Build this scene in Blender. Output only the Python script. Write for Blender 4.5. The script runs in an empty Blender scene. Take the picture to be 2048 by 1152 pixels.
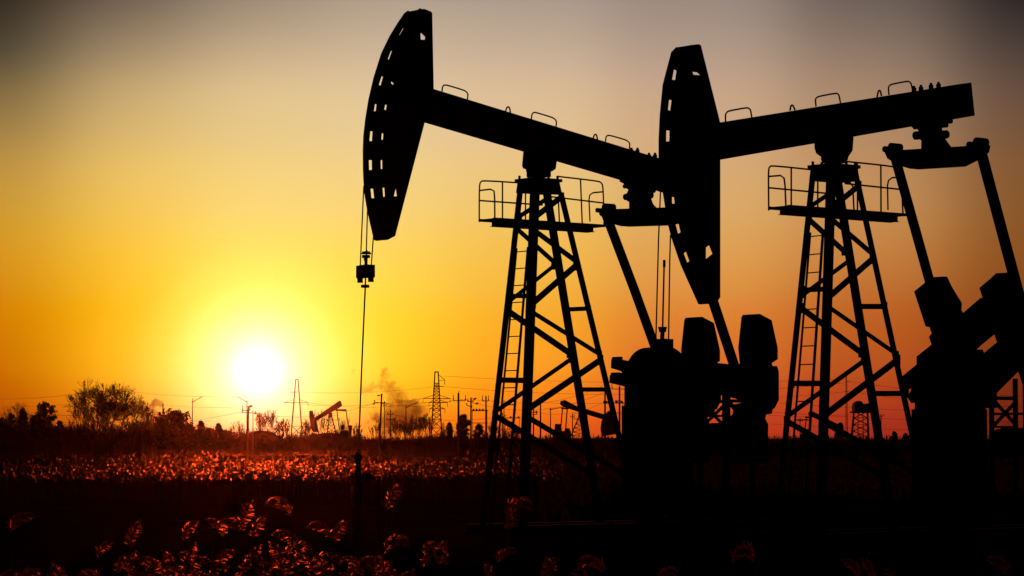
import bpy, math, random
import numpy as np
from mathutils import Vector, Matrix
from mathutils.geometry import tessellate_polygon

# ------------------------------------------------------------------ basics
sc = bpy.context.scene
COL = sc.collection
F = 5600.0                      # focal length in pixels of a 2048 px wide frame
CAMZ = 2.8
PITCH = math.atan((880 - 576) / F)
CAM = Vector((0, 0, CAMZ))
FW = Vector((0, math.cos(PITCH), math.sin(PITCH)))
UP = Vector((0, -math.sin(PITCH), math.cos(PITCH)))
R = math.radians

def ray(px, py):
    return Vector((1, 0, 0)) * ((px - 1024) / F) + UP * ((576 - py) / F) + FW

def W(px, py, Y):
    d = ray(px, py)
    return CAM + d * (Y / d.y)

cam = bpy.data.cameras.new('camera')
cam.sensor_width = 36
cam.lens = 36 * F / 2048
cam.clip_end = 20000
cam.clip_start = 0.1
co = bpy.data.objects.new('camera', cam)
co.location = CAM
co.rotation_euler = (math.pi / 2 + PITCH, 0, 0)
COL.objects.link(co)
sc.camera = co

# ------------------------------------------------------------------ materials
def mat(name, col, rough=0.8, spec=0.15, var=0.35, scale=3.0, bump=0.0, metallic=0.0, col2=None):
    m = bpy.data.materials.new(name)
    m.use_nodes = True
    nt = m.node_tree
    b = nt.nodes['Principled BSDF']
    b.inputs['Roughness'].default_value = rough
    b.inputs['Metallic'].default_value = metallic
    b.inputs['Specular IOR Level'].default_value = spec
    tc = nt.nodes.new('ShaderNodeTexCoord')
    n = nt.nodes.new('ShaderNodeTexNoise')
    n.inputs['Scale'].default_value = scale
    n.inputs['Detail'].default_value = 6
    nt.links.new(tc.outputs['Object'], n.inputs['Vector'])
    rp = nt.nodes.new('ShaderNodeValToRGB')
    c2 = col2 or tuple(c * (1 - var) for c in col)
    rp.color_ramp.elements[0].position = 0.35
    rp.color_ramp.elements[0].color = (*c2, 1)
    rp.color_ramp.elements[1].position = 0.65
    rp.color_ramp.elements[1].color = (*col, 1)
    nt.links.new(n.outputs['Fac'], rp.inputs['Fac'])
    nt.links.new(rp.outputs['Color'], b.inputs['Base Color'])
    if bump:
        bp = nt.nodes.new('ShaderNodeBump')
        bp.inputs['Strength'].default_value = bump
        nt.links.new(n.outputs['Fac'], bp.inputs['Height'])
        nt.links.new(bp.outputs['Normal'], b.inputs['Normal'])
    return m

def leafy(name, col, thru, forward=0.0, frough=0.3, body=1.0):
    """plant matter: diffuse + translucent, with a forward lobe of fine hairs"""
    m = bpy.data.materials.new(name)
    m.use_nodes = True
    nt = m.node_tree
    nt.nodes.clear()
    out = nt.nodes.new('ShaderNodeOutputMaterial')
    tc = nt.nodes.new('ShaderNodeTexCoord')
    n = nt.nodes.new('ShaderNodeTexNoise')
    n.inputs['Scale'].default_value = 1.3
    nt.links.new(tc.outputs['Object'], n.inputs['Vector'])
    rp = nt.nodes.new('ShaderNodeValToRGB')
    rp.color_ramp.elements[0].position = 0.35
    rp.color_ramp.elements[1].position = 0.65
    rp.color_ramp.elements[0].color = (*[c * 0.6 for c in col], 1)
    rp.color_ramp.elements[1].color = (*col, 1)
    nt.links.new(n.outputs['Fac'], rp.inputs['Fac'])
    d = nt.nodes.new('ShaderNodeBsdfDiffuse')
    t = nt.nodes.new('ShaderNodeBsdfTranslucent')
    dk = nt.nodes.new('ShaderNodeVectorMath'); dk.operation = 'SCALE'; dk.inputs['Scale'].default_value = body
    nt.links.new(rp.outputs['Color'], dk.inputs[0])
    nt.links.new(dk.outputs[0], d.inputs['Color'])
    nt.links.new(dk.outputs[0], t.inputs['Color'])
    mx = nt.nodes.new('ShaderNodeMixShader')
    mx.inputs['Fac'].default_value = thru
    nt.links.new(d.outputs[0], mx.inputs[1])
    nt.links.new(t.outputs[0], mx.inputs[2])
    last = mx
    if forward:
        r = nt.nodes.new('ShaderNodeBsdfRefraction')
        r.inputs['IOR'].default_value = 1.05
        r.inputs['Roughness'].default_value = frough
        nt.links.new(rp.outputs['Color'], r.inputs['Color'])
        m2 = nt.nodes.new('ShaderNodeMixShader')
        m2.inputs['Fac'].default_value = forward
        nt.links.new(mx.outputs[0], m2.inputs[1])
        nt.links.new(r.outputs[0], m2.inputs[2])
        last = m2
    nt.links.new(last.outputs[0], out.inputs['Surface'])
    return m

STEEL = mat('machine_paint', (0.035, 0.033, 0.035), 0.9, 0.03, scale=2.0, col2=(0.045, 0.028, 0.02))
STEEL2 = mat('galvanised_steel', (0.06, 0.06, 0.06), 0.8, 0.1, scale=6)
IRON = mat('cast_iron', (0.03, 0.03, 0.03), 0.9, 0.1, scale=4, bump=0.2)
ROPE = mat('wire_rope', (0.05, 0.045, 0.04), 0.8, 0.1, scale=20)
CONC = mat('concrete', (0.16, 0.15, 0.14), 0.95, 0.05, scale=1.5, bump=0.2)
WOOD = mat('pole_timber', (0.07, 0.05, 0.04), 0.95, 0.05, scale=2)
BARK = mat('bark', (0.05, 0.035, 0.028), 0.95, 0.05, scale=3, bump=0.3)
SOIL = mat('soil', (0.045, 0.035, 0.028), 1.0, 0.0, scale=0.15, bump=0.3)
PAD = mat('gravel_pad', (0.07, 0.06, 0.05), 1.0, 0.0, scale=2.5, bump=0.4)
PINE = leafy('evergreen_needles', (0.04, 0.05, 0.03), 0.3)
BUSH = leafy('dry_twigs', (0.06, 0.045, 0.03), 0.35)
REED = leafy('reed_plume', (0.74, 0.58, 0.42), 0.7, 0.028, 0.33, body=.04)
REED_NEAR = leafy('near_reed_plume', (0.66, 0.46, 0.34), 0.75, 0.022, 0.45, body=.26)
STALK = leafy('reed_stalk', (0.13, 0.09, 0.055), 0.08)
WATERM = None

# ------------------------------------------------------------------ mesh builder
class MB:
    def __init__(s):
        s.v = []; s.f = []
    def add(s, vs, fs):
        o = len(s.v)
        s.v += [tuple(a) for a in vs]
        s.f += [tuple(i + o for i in f) for f in fs]
        return s
    def box(s, a, b):
        x0, y0, z0 = a; x1, y1, z1 = b
        return s.add([(x0,y0,z0),(x1,y0,z0),(x1,y1,z0),(x0,y1,z0),(x0,y0,z1),(x1,y0,z1),(x1,y1,z1),(x0,y1,z1)],
                     [(0,3,2,1),(4,5,6,7),(0,1,5,4),(1,2,6,5),(2,3,7,6),(3,0,4,7)])
    def bar(s, p, q, w, h=None, side=(0, 1, 0)):
        """rectangular bar p->q, w across the side direction, h the other way"""
        h = h or w
        p = Vector(p); q = Vector(q); d = (q - p).normalized()
        y = Vector(side); y = y - d * y.dot(d)
        if y.length < 1e-4:
            y = Vector((1, 0, 0)); y = y - d * y.dot(d)
        y.normalize(); z = d.cross(y)
        vs = []
        for c in (p, q):
            for a, b in ((-1,-1),(1,-1),(1,1),(-1,1)):
                vs.append(c + y * (a * w / 2) + z * (b * h / 2))
        return s.add(vs, [(0,3,2,1),(4,5,6,7),(0,1,5,4),(1,2,6,5),(2,3,7,6),(3,0,4,7)])
    def angle(s, p, q, w, t=0.02, side=(0, 1, 0), flip=1):
        """rolled steel angle p->q"""
        p = Vector(p); q = Vector(q); d = (q - p).normalized()
        y = Vector(side); y = (y - d * y.dot(d)).normalized(); z = d.cross(y)
        s.bar(p, q, w, t, y)
        o = y * (flip * (w / 2 - t / 2)) + z * (w / 2)
        return s.bar(p + o, q + o, t * 0.96, w * 0.99, y)
    def tube(s, pts, r, n=6, cap=True):
        pts = [Vector(p) for p in pts]
        rs = r if isinstance(r, (list, tuple)) else [r] * len(pts)
        vs = []; fs = []
        ref = None
        for i, p in enumerate(pts):
            d = (pts[min(i + 1, len(pts) - 1)] - pts[max(i - 1, 0)]).normalized()
            if ref is None:
                ref = Vector((0, 0, 1)) if abs(d.z) < 0.9 else Vector((1, 0, 0))
            x = (ref - d * ref.dot(d)).normalized(); y = d.cross(x); ref = x
            for k in range(n):
                a = 2 * math.pi * k / n
                vs.append(p + (x * math.cos(a) + y * math.sin(a)) * rs[i])
        for i in range(len(pts) - 1):
            for k in range(n):
                a = i * n + k; b = i * n + (k + 1) % n
                fs.append((a, b, b + n, a + n))
        if cap:
            fs.append(tuple(range(n))[::-1]); fs.append(tuple(range((len(pts) - 1) * n, len(pts) * n)))
        return s.add(vs, fs)
    def prism(s, poly, y0, y1, ax='y', off=0.0, holes=()):
        """poly = (a,b) points; ax 'y': a=x,b=z swept in y; ax 'x': a=y,b=z swept in x"""
        loops = [list(poly)] + [list(h) for h in holes]
        mk = (lambda a, b, t: (a, t, b)) if ax == 'y' else (lambda a, b, t: (t, a, b))
        tris = tessellate_polygon([[Vector((a, b, 0)) for a, b in l] for l in loops])
        flat = [p for l in loops for p in l]
        n = len(flat)
        vs = [mk(a, b, y0) for a, b in flat] + [mk(a, b, y1) for a, b in flat]
        fs = []
        for t in tris:
            fs.append(tuple(t)); fs.append(tuple(i + n for i in reversed(t)))
        o = 0
        for l in loops:
            m = len(l)
            for i in range(m):
                a = o + i; b = o + (i + 1) % m
                fs.append((a, b, b + n, a + n))
            o += m
        return s.add(vs, fs)
    def disc(s, c, r, y0, y1, n=24, ax='y'):
        return s.prism([(c[0] + r * math.cos(2*math.pi*k/n), c[1] + r * math.sin(2*math.pi*k/n)) for k in range(n)], y0, y1, ax)
    def build(s, name, m, parent=None, smooth=False, loc=None):
        me = bpy.data.meshes.new(name)
        me.from_pydata(s.v, [], s.f)
        me.materials.append(m)
        me.validate()
        me.update()
        if smooth:
            me.polygons.foreach_set('use_smooth', [True] * len(me.polygons))
        o = bpy.data.objects.new(name, me)
        COL.objects.link(o)
        if parent is not None:
            o.parent = parent
        if loc is not None:
            o.location = loc
        return o

def tag(o, label=None, cat=None, group=None, kind=None):
    if label: o['label'] = label
    if cat: o['category'] = cat
    if group: o['group'] = group
    if kind: o['kind'] = kind
    return o

def empty(name, loc, label, cat, group=None, rz=0.0):
    o = bpy.data.objects.new(name, None)
    o.empty_display_size = 0.5
    o.location = loc
    o.rotation_euler = (0, 0, rz)
    COL.objects.link(o)
    return tag(o, label, cat, group)

def smooth_path(pts, r=0.5, n=4):
    """round the corners of a 3-d polyline"""
    pts = [Vector(p) for p in pts]
    out = [pts[0]]
    for i in range(1, len(pts) - 1):
        a = pts[i] + (pts[i-1] - pts[i]) * r; b = pts[i] + (pts[i+1] - pts[i]) * r
        for k in range(n + 1):
            t = k / n
            out.append(a * (1-t)**2 + pts[i] * 2*t*(1-t) + b * t*t)
    out.append(pts[-1])
    return out

# ------------------------------------------------------------------ near pumpjacks
ANG = R(39)
U = Vector((math.cos(ANG), math.sin(ANG), 0))
V = Vector((math.sin(ANG), -math.cos(ANG), 0))   # towards the camera; local y is -v

class Frame:
    def __init__(s, ox, oy, oz):
        s.O = Vector((ox, oy, oz)); s.k = F / oy
    def at(s, px, py, v=0.0):
        d = ray(px, py)
        t = (v - (CAM - s.O).dot(V)) / d.dot(V)
        p = CAM + d * t - s.O
        return p.dot(U), p.z
    def P(s, px, py, v=0.0):
        a, z = s.at(px, py, v)
        return Vector((a, -v, z))
    def ats(s, px, py, s0):
        d = ray(px, py)
        t = (s0 - (CAM - s.O).dot(U)) / d.dot(U)
        p = CAM + d * t - s.O
        return -p.dot(V), p.z          # local y, z
    def poly(s, pts, vc, t):
        """outline seen in the photo -> side profile of a body t wide about v = vc"""
        xs = [p[0] for p in pts]; x0, x1 = min(xs), max(xs); c = (x0 + x1) / 2; w = max(1, (x1 - x0) * 0.25)
        return [s.at(x, y, vc + t / 2 * max(-1, min(1, (x - c) / w))) for x, y in pts]

def inside(p, poly):
    x, y = p; c = False; n = len(poly)
    for i in range(n):
        (x1, y1), (x2, y2) = poly[i], poly[i - 1]
        if (y1 > y) != (y2 > y) and x < (x2 - x1) * (y - y1) / (y2 - y1) + x1: c = not c
    return c

def plate_hole(fr, q, v, grow=1.0):
    pts = [fr.at(x, y, v) for x, y in q]
    cx = sum(p[0] for p in pts) / len(pts); cz = sum(p[1] for p in pts) / len(pts)
    return [(cx + (a - cx) * grow, cz + (b - cz) * grow) for a, b in pts]

def pumpjack(fr, D, label):
    root = empty('pumpjack', fr.O, label, 'pumpjack', 'pumpjacks close to the camera', ANG)
    k = fr.k
    # ---- tower legs
    yt, yb = D['leg_y']
    vt, vb = D['leg_v']
    def leg_v(y): return vt + (vb - vt) * (y - yt) / (yb - yt)
    post = MB()
    # cap of the post
    cap = D['cap']
    zt = fr.at(cap[0], cap[1])[1]; zb = fr.at(cap[0], cap[3])[1]
    sl = fr.at(cap[0], cap[1], -0.36)[0]; sr = fr.at(cap[2], cap[1], 0.36)[0]
    post.prism([(sl + .03, zt - .12), (sr - .03, zt - .12), (sr + .05, zb), (sl - .02, zb)], -0.36, 0.36)
    post.box((sl - 0.03, -0.40, zt - 0.118), (sr + 0.03, 0.40, zt - 0.04))
    for a in (sl + .05, sl + .35, sr - .35, sr - .05):
        for b in (-0.3, 0.3):
            post.tube([(a, b, zt - 0.05), (a, b, zt + 0.05)], 0.035, 6)
    zlow = 0.25
    tower = post.build('samson_post', STEEL, root)
    legs = {}
    for key, sgn in (('A', -1), ('B', 1), ('C', -1), ('D', 1)):
        xt, xb, w = D['legs'][key]
        pt = fr.P(xt, yt, sgn * vt); pb = fr.P(xb, yb, sgn * vb)
        d = (pb - pt) / (pb.z - pt.z)
        p0 = pt + d * (zlow - pt.z); p1 = pt + d * (zb + 0.02 - pt.z)
        legs[key] = (p0, d)
        ww = w / k / 1.406
        m = MB()
        m.bar(p0, p1, ww, ww * 0.35)                   # web
        m.bar(p0 + Vector((ww*.42,0,0)), p1 + Vector((ww*.42,0,0)), ww * 1.0, ww * 0.16)
        m.bar(p0 - Vector((ww*.42,0,0)), p1 - Vector((ww*.42,0,0)), ww * 1.0, ww * 0.16)
        m.box((p0.x - .25, p0.y - .25, zlow - .06), (p0.x + .25, p0.y + .25, zlow - .02))
        m.build('leg', STEEL, tower)
    def on_leg(key, px, py):
        sgn = -1 if key in 'AC' else 1
        return fr.P(px, py, sgn * leg_v(py))
    for (k1, x1, y1, k2, x2, y2, w) in D['braces']:
        p = on_leg(k1, x1, y1); q = on_leg(k2, x2, y2)
        m = MB()
        n = Vector((0, 1, 0)) if (k1 + k2) in ('AC', 'CA', 'BD', 'DB') else Vector((1, 0, 0))
        ww = w / k
        m.bar(p, q, 0.02, ww, n)
        m.bar(p + n * (0.045), q + n * (0.045), 0.07, 0.02, n)
        # gusset plates
        for e in (p, q):
            m.bar(e - Vector((0, 0, ww * .8)), e + Vector((0, 0, ww * .8)), 0.024, ww * 1.1, n)
        m.build('brace', STEEL, tower)
    # ---- ladder between the two head-side legs
    (lx0, ly0, lx1, ly1), (rx0, ry0, rx1, ry1) = D['ladder']
    m = MB()
    vl, vr = -0.26, 0.26
    a0, a1 = fr.P(lx0, ly0, vl), fr.P(lx1, ly1, vl)
    b0, b1 = fr.P(rx0, ry0, vr), fr.P(rx1, ry1, vr)
    def ext(p, q, z): return p + (q - p) * ((z - p.z) / (q.z - p.z))
    a0 = ext(a0, a1, b0.z)
    m.bar(ext(a0, a1, 0.1), a0, 0.045, 0.03, (1, 0, 0)); m.bar(ext(b0, b1, 0.1), b0, 0.045, 0.05, (1, 0, 0))
    z = b0.z - 0.1
    while z > 0.3:
        m.tube([ext(a0, a1, z), ext(b0, b1, z)], 0.014, 6)
        z -= D['rung']
    m.build('ladder', STEEL, tower)
    # ---- platform
    ax, ay, dx, dy, hv = D['deck']
    s0, zd = fr.at(ax, ay, -hv); s1, z_ = fr.at(dx, dy, hv); zd = (zd + z_) / 2
    m = MB()
    m.box((s0, -hv, zd - 0.03), (s1, hv, zd + 0.02))
    m.box((s0, -hv - .012, zd - .035), (s1, -hv + .04, zd + .035)); m.box((s0, hv - .04, zd - .035), (s1, hv + .012, zd + .035))
    deck = m.build('platform', STEEL, root)
    m = MB()
    b0s, bz0 = fr.at(D['block'][0] + 6, D['block'][1], .1); b1s, bz1 = fr.at(D['block'][2] - 6, D['block'][3], -.1); bz1 = zd - .15
    for y in (-.1, .1):
        m.box((b0s, y - .04, bz1), (b1s, y + .04, zd - .031))
        m.box((b0s - .04, y - .06, bz1 - .015), (b1s + .04, y + .06, bz1 - .002))
    m.build('support_channel', STEEL, deck)
    for rails in D['rails']:
        m = MB()
        for v, pts, rnd in rails:
            if v == 'end':
                # swings from the far side to the near side across the end
                P = [fr.P(x, y, vv) for x, y, vv in pts]
            else:
                P = [fr.P(x, y, v * hv) for x, y in pts]
                if v > 0:
                    P = [Vector((p.x, p.y, zd)) if (i == len(P) - 1 and abs(p.z - zd) < .25) else p for i, p in enumerate(P)]
            if rnd: P = smooth_path(P, 0.5, 3)
            m.tube(P, 0.021, 6)
        m.build('railing', STEEL, deck)
    # ---- bearing on top of the tower
    m = MB()
    m.prism(fr.poly(D['pedestal'], 0, 0.5), -0.25, 0.25)
    m.prism(fr.poly(D['saddle'], 0, 0.56), -0.3, 0.3)
    cs, cz = fr.at(*D['pivot'])
    m.disc((cs, cz), 0.2, -0.42, 0.42)
    m.build('centre_bearing', IRON, root)
    # ---- walking beam
    bw = 0.42
    P = [fr.at(*q) for q in D['beam']]
    beam = MB()
    beam.prism(P, -0.06, 0.06)
    def flange(idx0, idx1, inward):
        a = Vector((P[idx0][0], 0, P[idx0][1])); b = Vector((P[idx1][0], 0, P[idx1][1]))
        d = (b - a).normalized(); nrm = Vector((-d.z, 0, d.x)) * (0.02 * inward)
        beam.bar(a + nrm, b + nrm, bw, 0.04)
    flange(0, 1, -1); flange(2, 3, -1)
    a = Vector((P[1][0], 0, P[1][1])); b = Vector((P[2][0], 0, P[2][1]))
    beam.bar(a, b, bw, 0.03)
    a = Vector((P[0][0], 0, P[0][1])); b = Vector((P[3][0], 0, P[3][1]))
    for t in (0.1, .22, .34, .46, .58, .7, .82, .92):       # web stiffeners
        p = Vector((P[0][0], 0, P[0][1])).lerp(Vector((P[1][0], 0, P[1][1])), t)
        q = Vector((P[3][0], 0, P[3][1])).lerp(Vector((P[2][0], 0, P[2][1])), t)
        beam.bar(p.lerp(q, .03), q.lerp(p, .03), bw * .9, 0.02)
    beam = beam.build('walking_beam', STEEL, root)
    for h in D['handles']:
        m = MB()
        m.tube(smooth_path([fr.P(x, y, 0.0) for x, y in h], 0.28, 2), 0.02 if len(h) > 4 else 0.022, 6)
        m.build('handhold' if len(h) > 4 else 'lifting_lug', STEEL, beam)
    for x, y in D['bolts']:
        m = MB(); p = fr.P(x, y + 2, 0.1)
        m.tube([p - Vector((0, 0, .08)), p + Vector((0, 0, .05))], 0.06, 6)
        m.tube([p + Vector((0, 0, .05)), p + Vector((0, 0, .10))], 0.035, 6)
        m.build('bolt', IRON, beam)
    # ---- horsehead: two side plates, a front track with windows, closing plates
    t = 0.5
    head = MB()
    nf = len(D['head_far'])
    prof = [fr.at(x, y, -t/2) for x, y in D['head_far']] + [fr.at(x, y, t/2) for x, y in D['head_near']]
    far_h = [plate_hole(fr, q, -t/2, 1.0) for q in D['holes_far']]
    far_b = [plate_hole(fr, q, -t/2, 1.25) for q in D['holes_near']]
    far_h += [h for h in far_b if all(inside(p, prof) for p in h) and all(inside(p, prof) for p in [(h[0][0] + .06, h[0][1]), (h[2][0] + .06, h[2][1])])]
    near_h = [plate_hole(fr, q, t/2, 1.0) for q in D['holes_near']]
    # local y = -v : far plate at y=+t/2, near at -t/2
    head.prism(prof, t/2 - 0.012, t/2 + 0.012, holes=far_h)
    head.prism(prof, -t/2 - 0.012, -t/2 + 0.012, holes=near_h)
    zr = []
    for h in far_h[:len(D['holes_far'])]:
        zs = [b for a, b in h]; zr.append((min(zs) - .06, max(zs) + .06))
    i0, i1 = D['arc0'], nf - 1
    arc = [Vector((prof[i][0], 0, prof[i][1])) for i in range(i0, i1 + 1)]
    fine = []
    for i in range(len(arc) - 1):
        n = max(1, int((arc[i+1] - arc[i]).length / 0.06))
        fine += [arc[i].lerp(arc[i+1], j / n) for j in range(n)]
    fine.append(arc[-1])
    E = Vector((0, t / 2 - 0.013, 0))
    def strip(p, q, y0, y1):
        head.bar(p + Vector((0.012, (y0+y1)/2, 0)), q + Vector((0.012, (y0+y1)/2, 0)), y1 - y0, 0.02)
    for p, q in zip(fine[:-1], fine[1:]):
        mz = (p.z + q.z) / 2
        if any(a < mz < b for a, b in zr):
            strip(p, q, t/2 - .07, t/2 - .013); strip(p, q, -t/2 + .013, -t/2 + .07)
        else:
            strip(p, q, -t/2 + .013, t/2 - .013)
    n = len(prof)
    nzr = [(min(b for a, b in h) - .1, max(b for a, b in h) + .1) for h in near_h + far_b]
    for i in range(nf - 1, n - 1):
        p = Vector((prof[i % n][0], 0, prof[i % n][1])); q = Vector((prof[(i+1) % n][0], 0, prof[(i+1) % n][1]))
        k2 = max(1, int((q - p).length / .08))
        for j in range(k2):
            a = p.lerp(q, j / k2); b = p.lerp(q, (j + 1) / k2)
            if not any(lo < (a.z + b.z) / 2 < hi for lo, hi in nzr):
                head.bar(a - Vector((0.014,0,0)), b - Vector((0.014,0,0)), t - .026, 0.02)
    head = head.build('horsehead', STEEL, root)
    # ---- bridle, carrier bar, rod
    m = MB()
    for v, pts in D['wires']:
        m.tube([fr.P(x, y, v) for x, y in pts], 0.017, 6)
    bridle = m.build('bridle_rope', ROPE, root)
    m = MB()
    cx, cy = D['carrier']; c = fr.P(cx, cy, 0)
    ks = D['cscale']
    hy = 0.26 * ks
    m.box((c.x - .07, -hy, c.z - .15), (c.x + .07, -hy*.55, c.z + .16))
    m.box((c.x - .07, hy*.55, c.z - .15), (c.x + .07, hy, c.z + .16))
    m.box((c.x - .069, -hy*.56, c.z + .07), (c.x + .069, hy*.56, c.z + .17))
    m.box((c.x - .069, -hy*.56, c.z - .15), (c.x + .069, hy*.56, c.z - .06))
    m.box((c.x - .05, -.035, c.z - .06), (c.x + .05, .035, c.z + .07))
    for sy in (-1, 1):
        m.box((c.x - .05, sy*hy*.75 - .05, c.z - .26), (c.x + .05, sy*hy*.75 + .05, c.z - .149))
    m.build('carrier_bar', IRON, bridle)
    m = MB()
    rod = [fr.P(x, y, 0) for x, y in D['rod']]
    m.tube(rod, 0.02, 8)
    for x, y, r, h in D['clamps']:
        p = fr.P(x, y, 0)
        m.tube([p - Vector((0,0,h/2)), p + Vector((0,0,h/2))], r, 12)
    m.build('polished_rod', STEEL2, root)
    # ---- tail bearing and equaliser
    m = MB()
    m.prism(fr.poly(D['tail'], 0, 0.36), -0.2, 0.2)
    for x, y, r in D['tail_knobs']:
        q = fr.at(x, y, 0); m.disc(q, r, -0.13, 0.13, 14) if r < .1 else m.disc(q, r * .8, -0.21, 0.21, 14)
    m.build('tail_bearing', IRON, root)
    s0 = fr.at(*D['tail_c'])[0]
    m = MB()
    P = [fr.ats(x, y, s0) for x, y in D['equal']]
    m.prism(P, s0 - 0.16, s0 + 0.16, 'x')
    for x, y, r in D['eq_knobs']:
        q = fr.ats(x, y, s0); m.disc(q, r * .9, s0 - .17, s0 + .17, 16, 'x')
    m.build('equalizer_bar', STEEL, root)
    # ---- pitmans
    for v, pts, w in D['pitmans']:
        m = MB()
        v = -fr.ats(v[0], v[1], s0)[0] if isinstance(v, tuple) else v
        P = [fr.P(x, y, v) for x, y in pts]
        ww = w / k / 1.35
        for p, q in zip(P[:-1], P[1:]):
            m.bar(p, q, ww * .9, ww)
        m.tube([P[0] + Vector((0, .12, 0)), P[0] - Vector((0, .12, 0))], 0.12, 14)
        m.tube([P[-1] + Vector((0, .22, 0)), P[-1] - Vector((0, .22, 0))], 0.19, 14)
        m.build('pitman_arm', STEEL, root)
    # ---- cranks with counterweights
    sh = D['crank_shift']           # pixels between the far and the near crank
    vc = D['crank_v']
    for side in (-1, 1):
        off = 0
        conv = lambda pts, tt: fr.poly(pts, -vc, tt)
        arm = MB(); arm.prism(conv(D['arm'], 0.24), -side*vc - .12, -side*vc + .12)
        for x, y, r in D['arm_bolts']:
            q = fr.at(x, y, -vc); arm.disc(q, r, -side*vc - .17, -side*vc + .17, 10)
        arm = arm.build('crank', IRON, root)
        for cw in D['weights']:
            m = MB(); m.prism(conv(cw, 0.44), -side*vc - .22, -side*vc + .22)
            m.build('counterweight', IRON, arm)
    # ---- gear reducer on its pedestal
    g = D['gear']
    m = MB()
    gc = fr.at(g['c'][0], g['c'][1]); 
    m.disc(gc, g['r'], -0.42, 0.42, 40)
    m.disc(gc, g['r'] * .9, -0.5, 0.5, 40)
    m.disc(gc, 0.16, -vc - .2, vc + .2, 16)
    m.box((gc[0] - g['r'], -.45, gc[1] - .75), (gc[0] + g['r'] * .95, .45, gc[1]))
    m.box((gc[0] + g['r'] * .6, -.34, gc[1] - .74), (gc[0] + g['r'] + .55, .34, gc[1] + .1))
    for i in range(9):
        a = gc[0] - g['r'] + .1 + i * .2
        m.tube([(a, -.47, gc[1] - .3), (a, -.47, gc[1] - .1)], .03, 6)
    m.box((gc[0] - g['r'] - .04, -.47, gc[1] - .06), (gc[0] + g['r'] * .99, .47, gc[1] - .01))
    m.build('gear_reducer', IRON, root)
    m = MB()
    m.prism([(gc[0] - g['r'] - .12, .3), (gc[0] + g['r'] + .15, .3), (gc[0] + g['r'] + .0, gc[1] - .751), (gc[0] - g['r'] + .0, gc[1] - .751)], -.46, .46)
    for i in (0, 1, 2):
        a = gc[0] - g['r'] + i * g['r'] * .9
        m.box((a, -.56, .3), (a + .08, .56, gc[1] - .78))
    m.build('pedestal', STEEL, root)
    # brake drum and V-belt guard, motor on its stand behind the reducer
    m = MB()
    mc = (gc[0] + g['r'] + 1.5, gc[1] - 1.55)
    m.tube([(mc[0], -.45, mc[1]), (mc[0], .45, mc[1])], .3, 18)
    for i in range(12):
        a = 2*math.pi*i/12
        m.bar((mc[0] + .31*math.cos(a), -.38, mc[1] + .31*math.sin(a)), (mc[0] + .31*math.cos(a), .38, mc[1] + .31*math.sin(a)), .03, .03)
    m.tube([(mc[0], .45, mc[1]), (mc[0], .62, mc[1])], .12, 14)
    m.box((mc[0] - .35, -.4, mc[1] - .4), (mc[0] + .35, .4, mc[1] - .31))
    m.build('motor', IRON, root)
    # lattice stand that carries the motor rails
    fm = MB()
    X0, X1, zt2 = D['stand']
    e = .09
    for y in (-.55, .55):
        for x in (X0, X1):
            fm.angle((x, y, .3), (x, y, zt2), e)
        fm.bar((X0, y, zt2 - .5), (X1, y, zt2 - .5), .05, .09)
        fm.bar((X0, y, zt2 - .52), (X1, y, zt2 - 1.2), .05, .08)
        fm.bar((X1, y - .02, zt2 - .55), (X0, y - .02, zt2 - 1.2), .05, .08)
        fm.bar((X0, y, zt2 - 1.22), (X1, y, zt2 - 1.22), .05, .05)
    fm.bar((X0, -.55, zt2 - .9), (X0, .55, zt2 - .9), .05, .06)
    fm.build('motor_stand', STEEL, root)
    # ---- skid
    m = MB()
    e0 = legs['A'][0].x - 0.5; e1 = X1 + 0.5
    for y in (-.85, .85):
        m.bar((e0, y, .02), (e1, y, .02), .22, .03); m.bar((e0, y, .24), (e1, y, .24), .22, .03)
        m.bar((e0, y, .13), (e1, y, .13), .03, .19)
    x = e0 + .2
    while x < e1:
        m.box((x, -.84, .05), (x + .14, .84, .21)); x += 1.3
    m.build('skid', STEEL, root)
    # brake lever bracket beside the pedestal
    m = MB()
    bx = gc[0] - g['r'] - .45
    m.bar((bx, -.5, 2.75), (bx + .5, -.5, 2.75), .06, .07); m.bar((bx, -.5, 2.75), (bx + .35, -.5, 1.9), .05, .06)
    m.bar((bx + .26, -.5, 2.75), (bx + .26, -.5, .25), .04, .03); m.bar((bx + .5, -.5, 2.75), (bx + .5, -.5, .25), .06, .06)
    m.build('brake_bracket', STEEL, root)
    return root

def quad(c, sx, sy, pts):
    return [(c[0] + a / sx, c[1] + b / sy) for a, b in pts]
c1 = lambda pts: [(680 + a/4.8, b/4.8) for a, b in pts]
c2 = lambda pts: [(680 + a/3.2, 240 + b/3.2) for a, b in pts]
c3 = lambda pts: [(930 + a/4.8, 270 + b/4.8) for a, b in pts]
c4 = lambda pts: [(1000 + a/3.84, 130 + b/3.84) for a, b in pts]
c5 = lambda pts: [(1180 + a/3.84, 340 + b/3.84) for a, b in pts]
c7 = lambda pts: [(1200 + a/3.6, 580 + b/3.6) for a, b in pts]
c8 = lambda pts: [(1280 + a/4.115, 60 + b/4.115) for a, b in pts]
d1 = lambda pts: [(1500 + a/3.6, 140 + b/3.6) for a, b in pts]
d3 = lambda pts: [(1760 + a/2.88, 500 + b/2.88) for a, b in pts]

P1 = Frame((1080 - 1024) / F * 72, 72, 0.4)
P2 = Frame((1668 - 1024) / F * 66, 66, 0.4)

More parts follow.
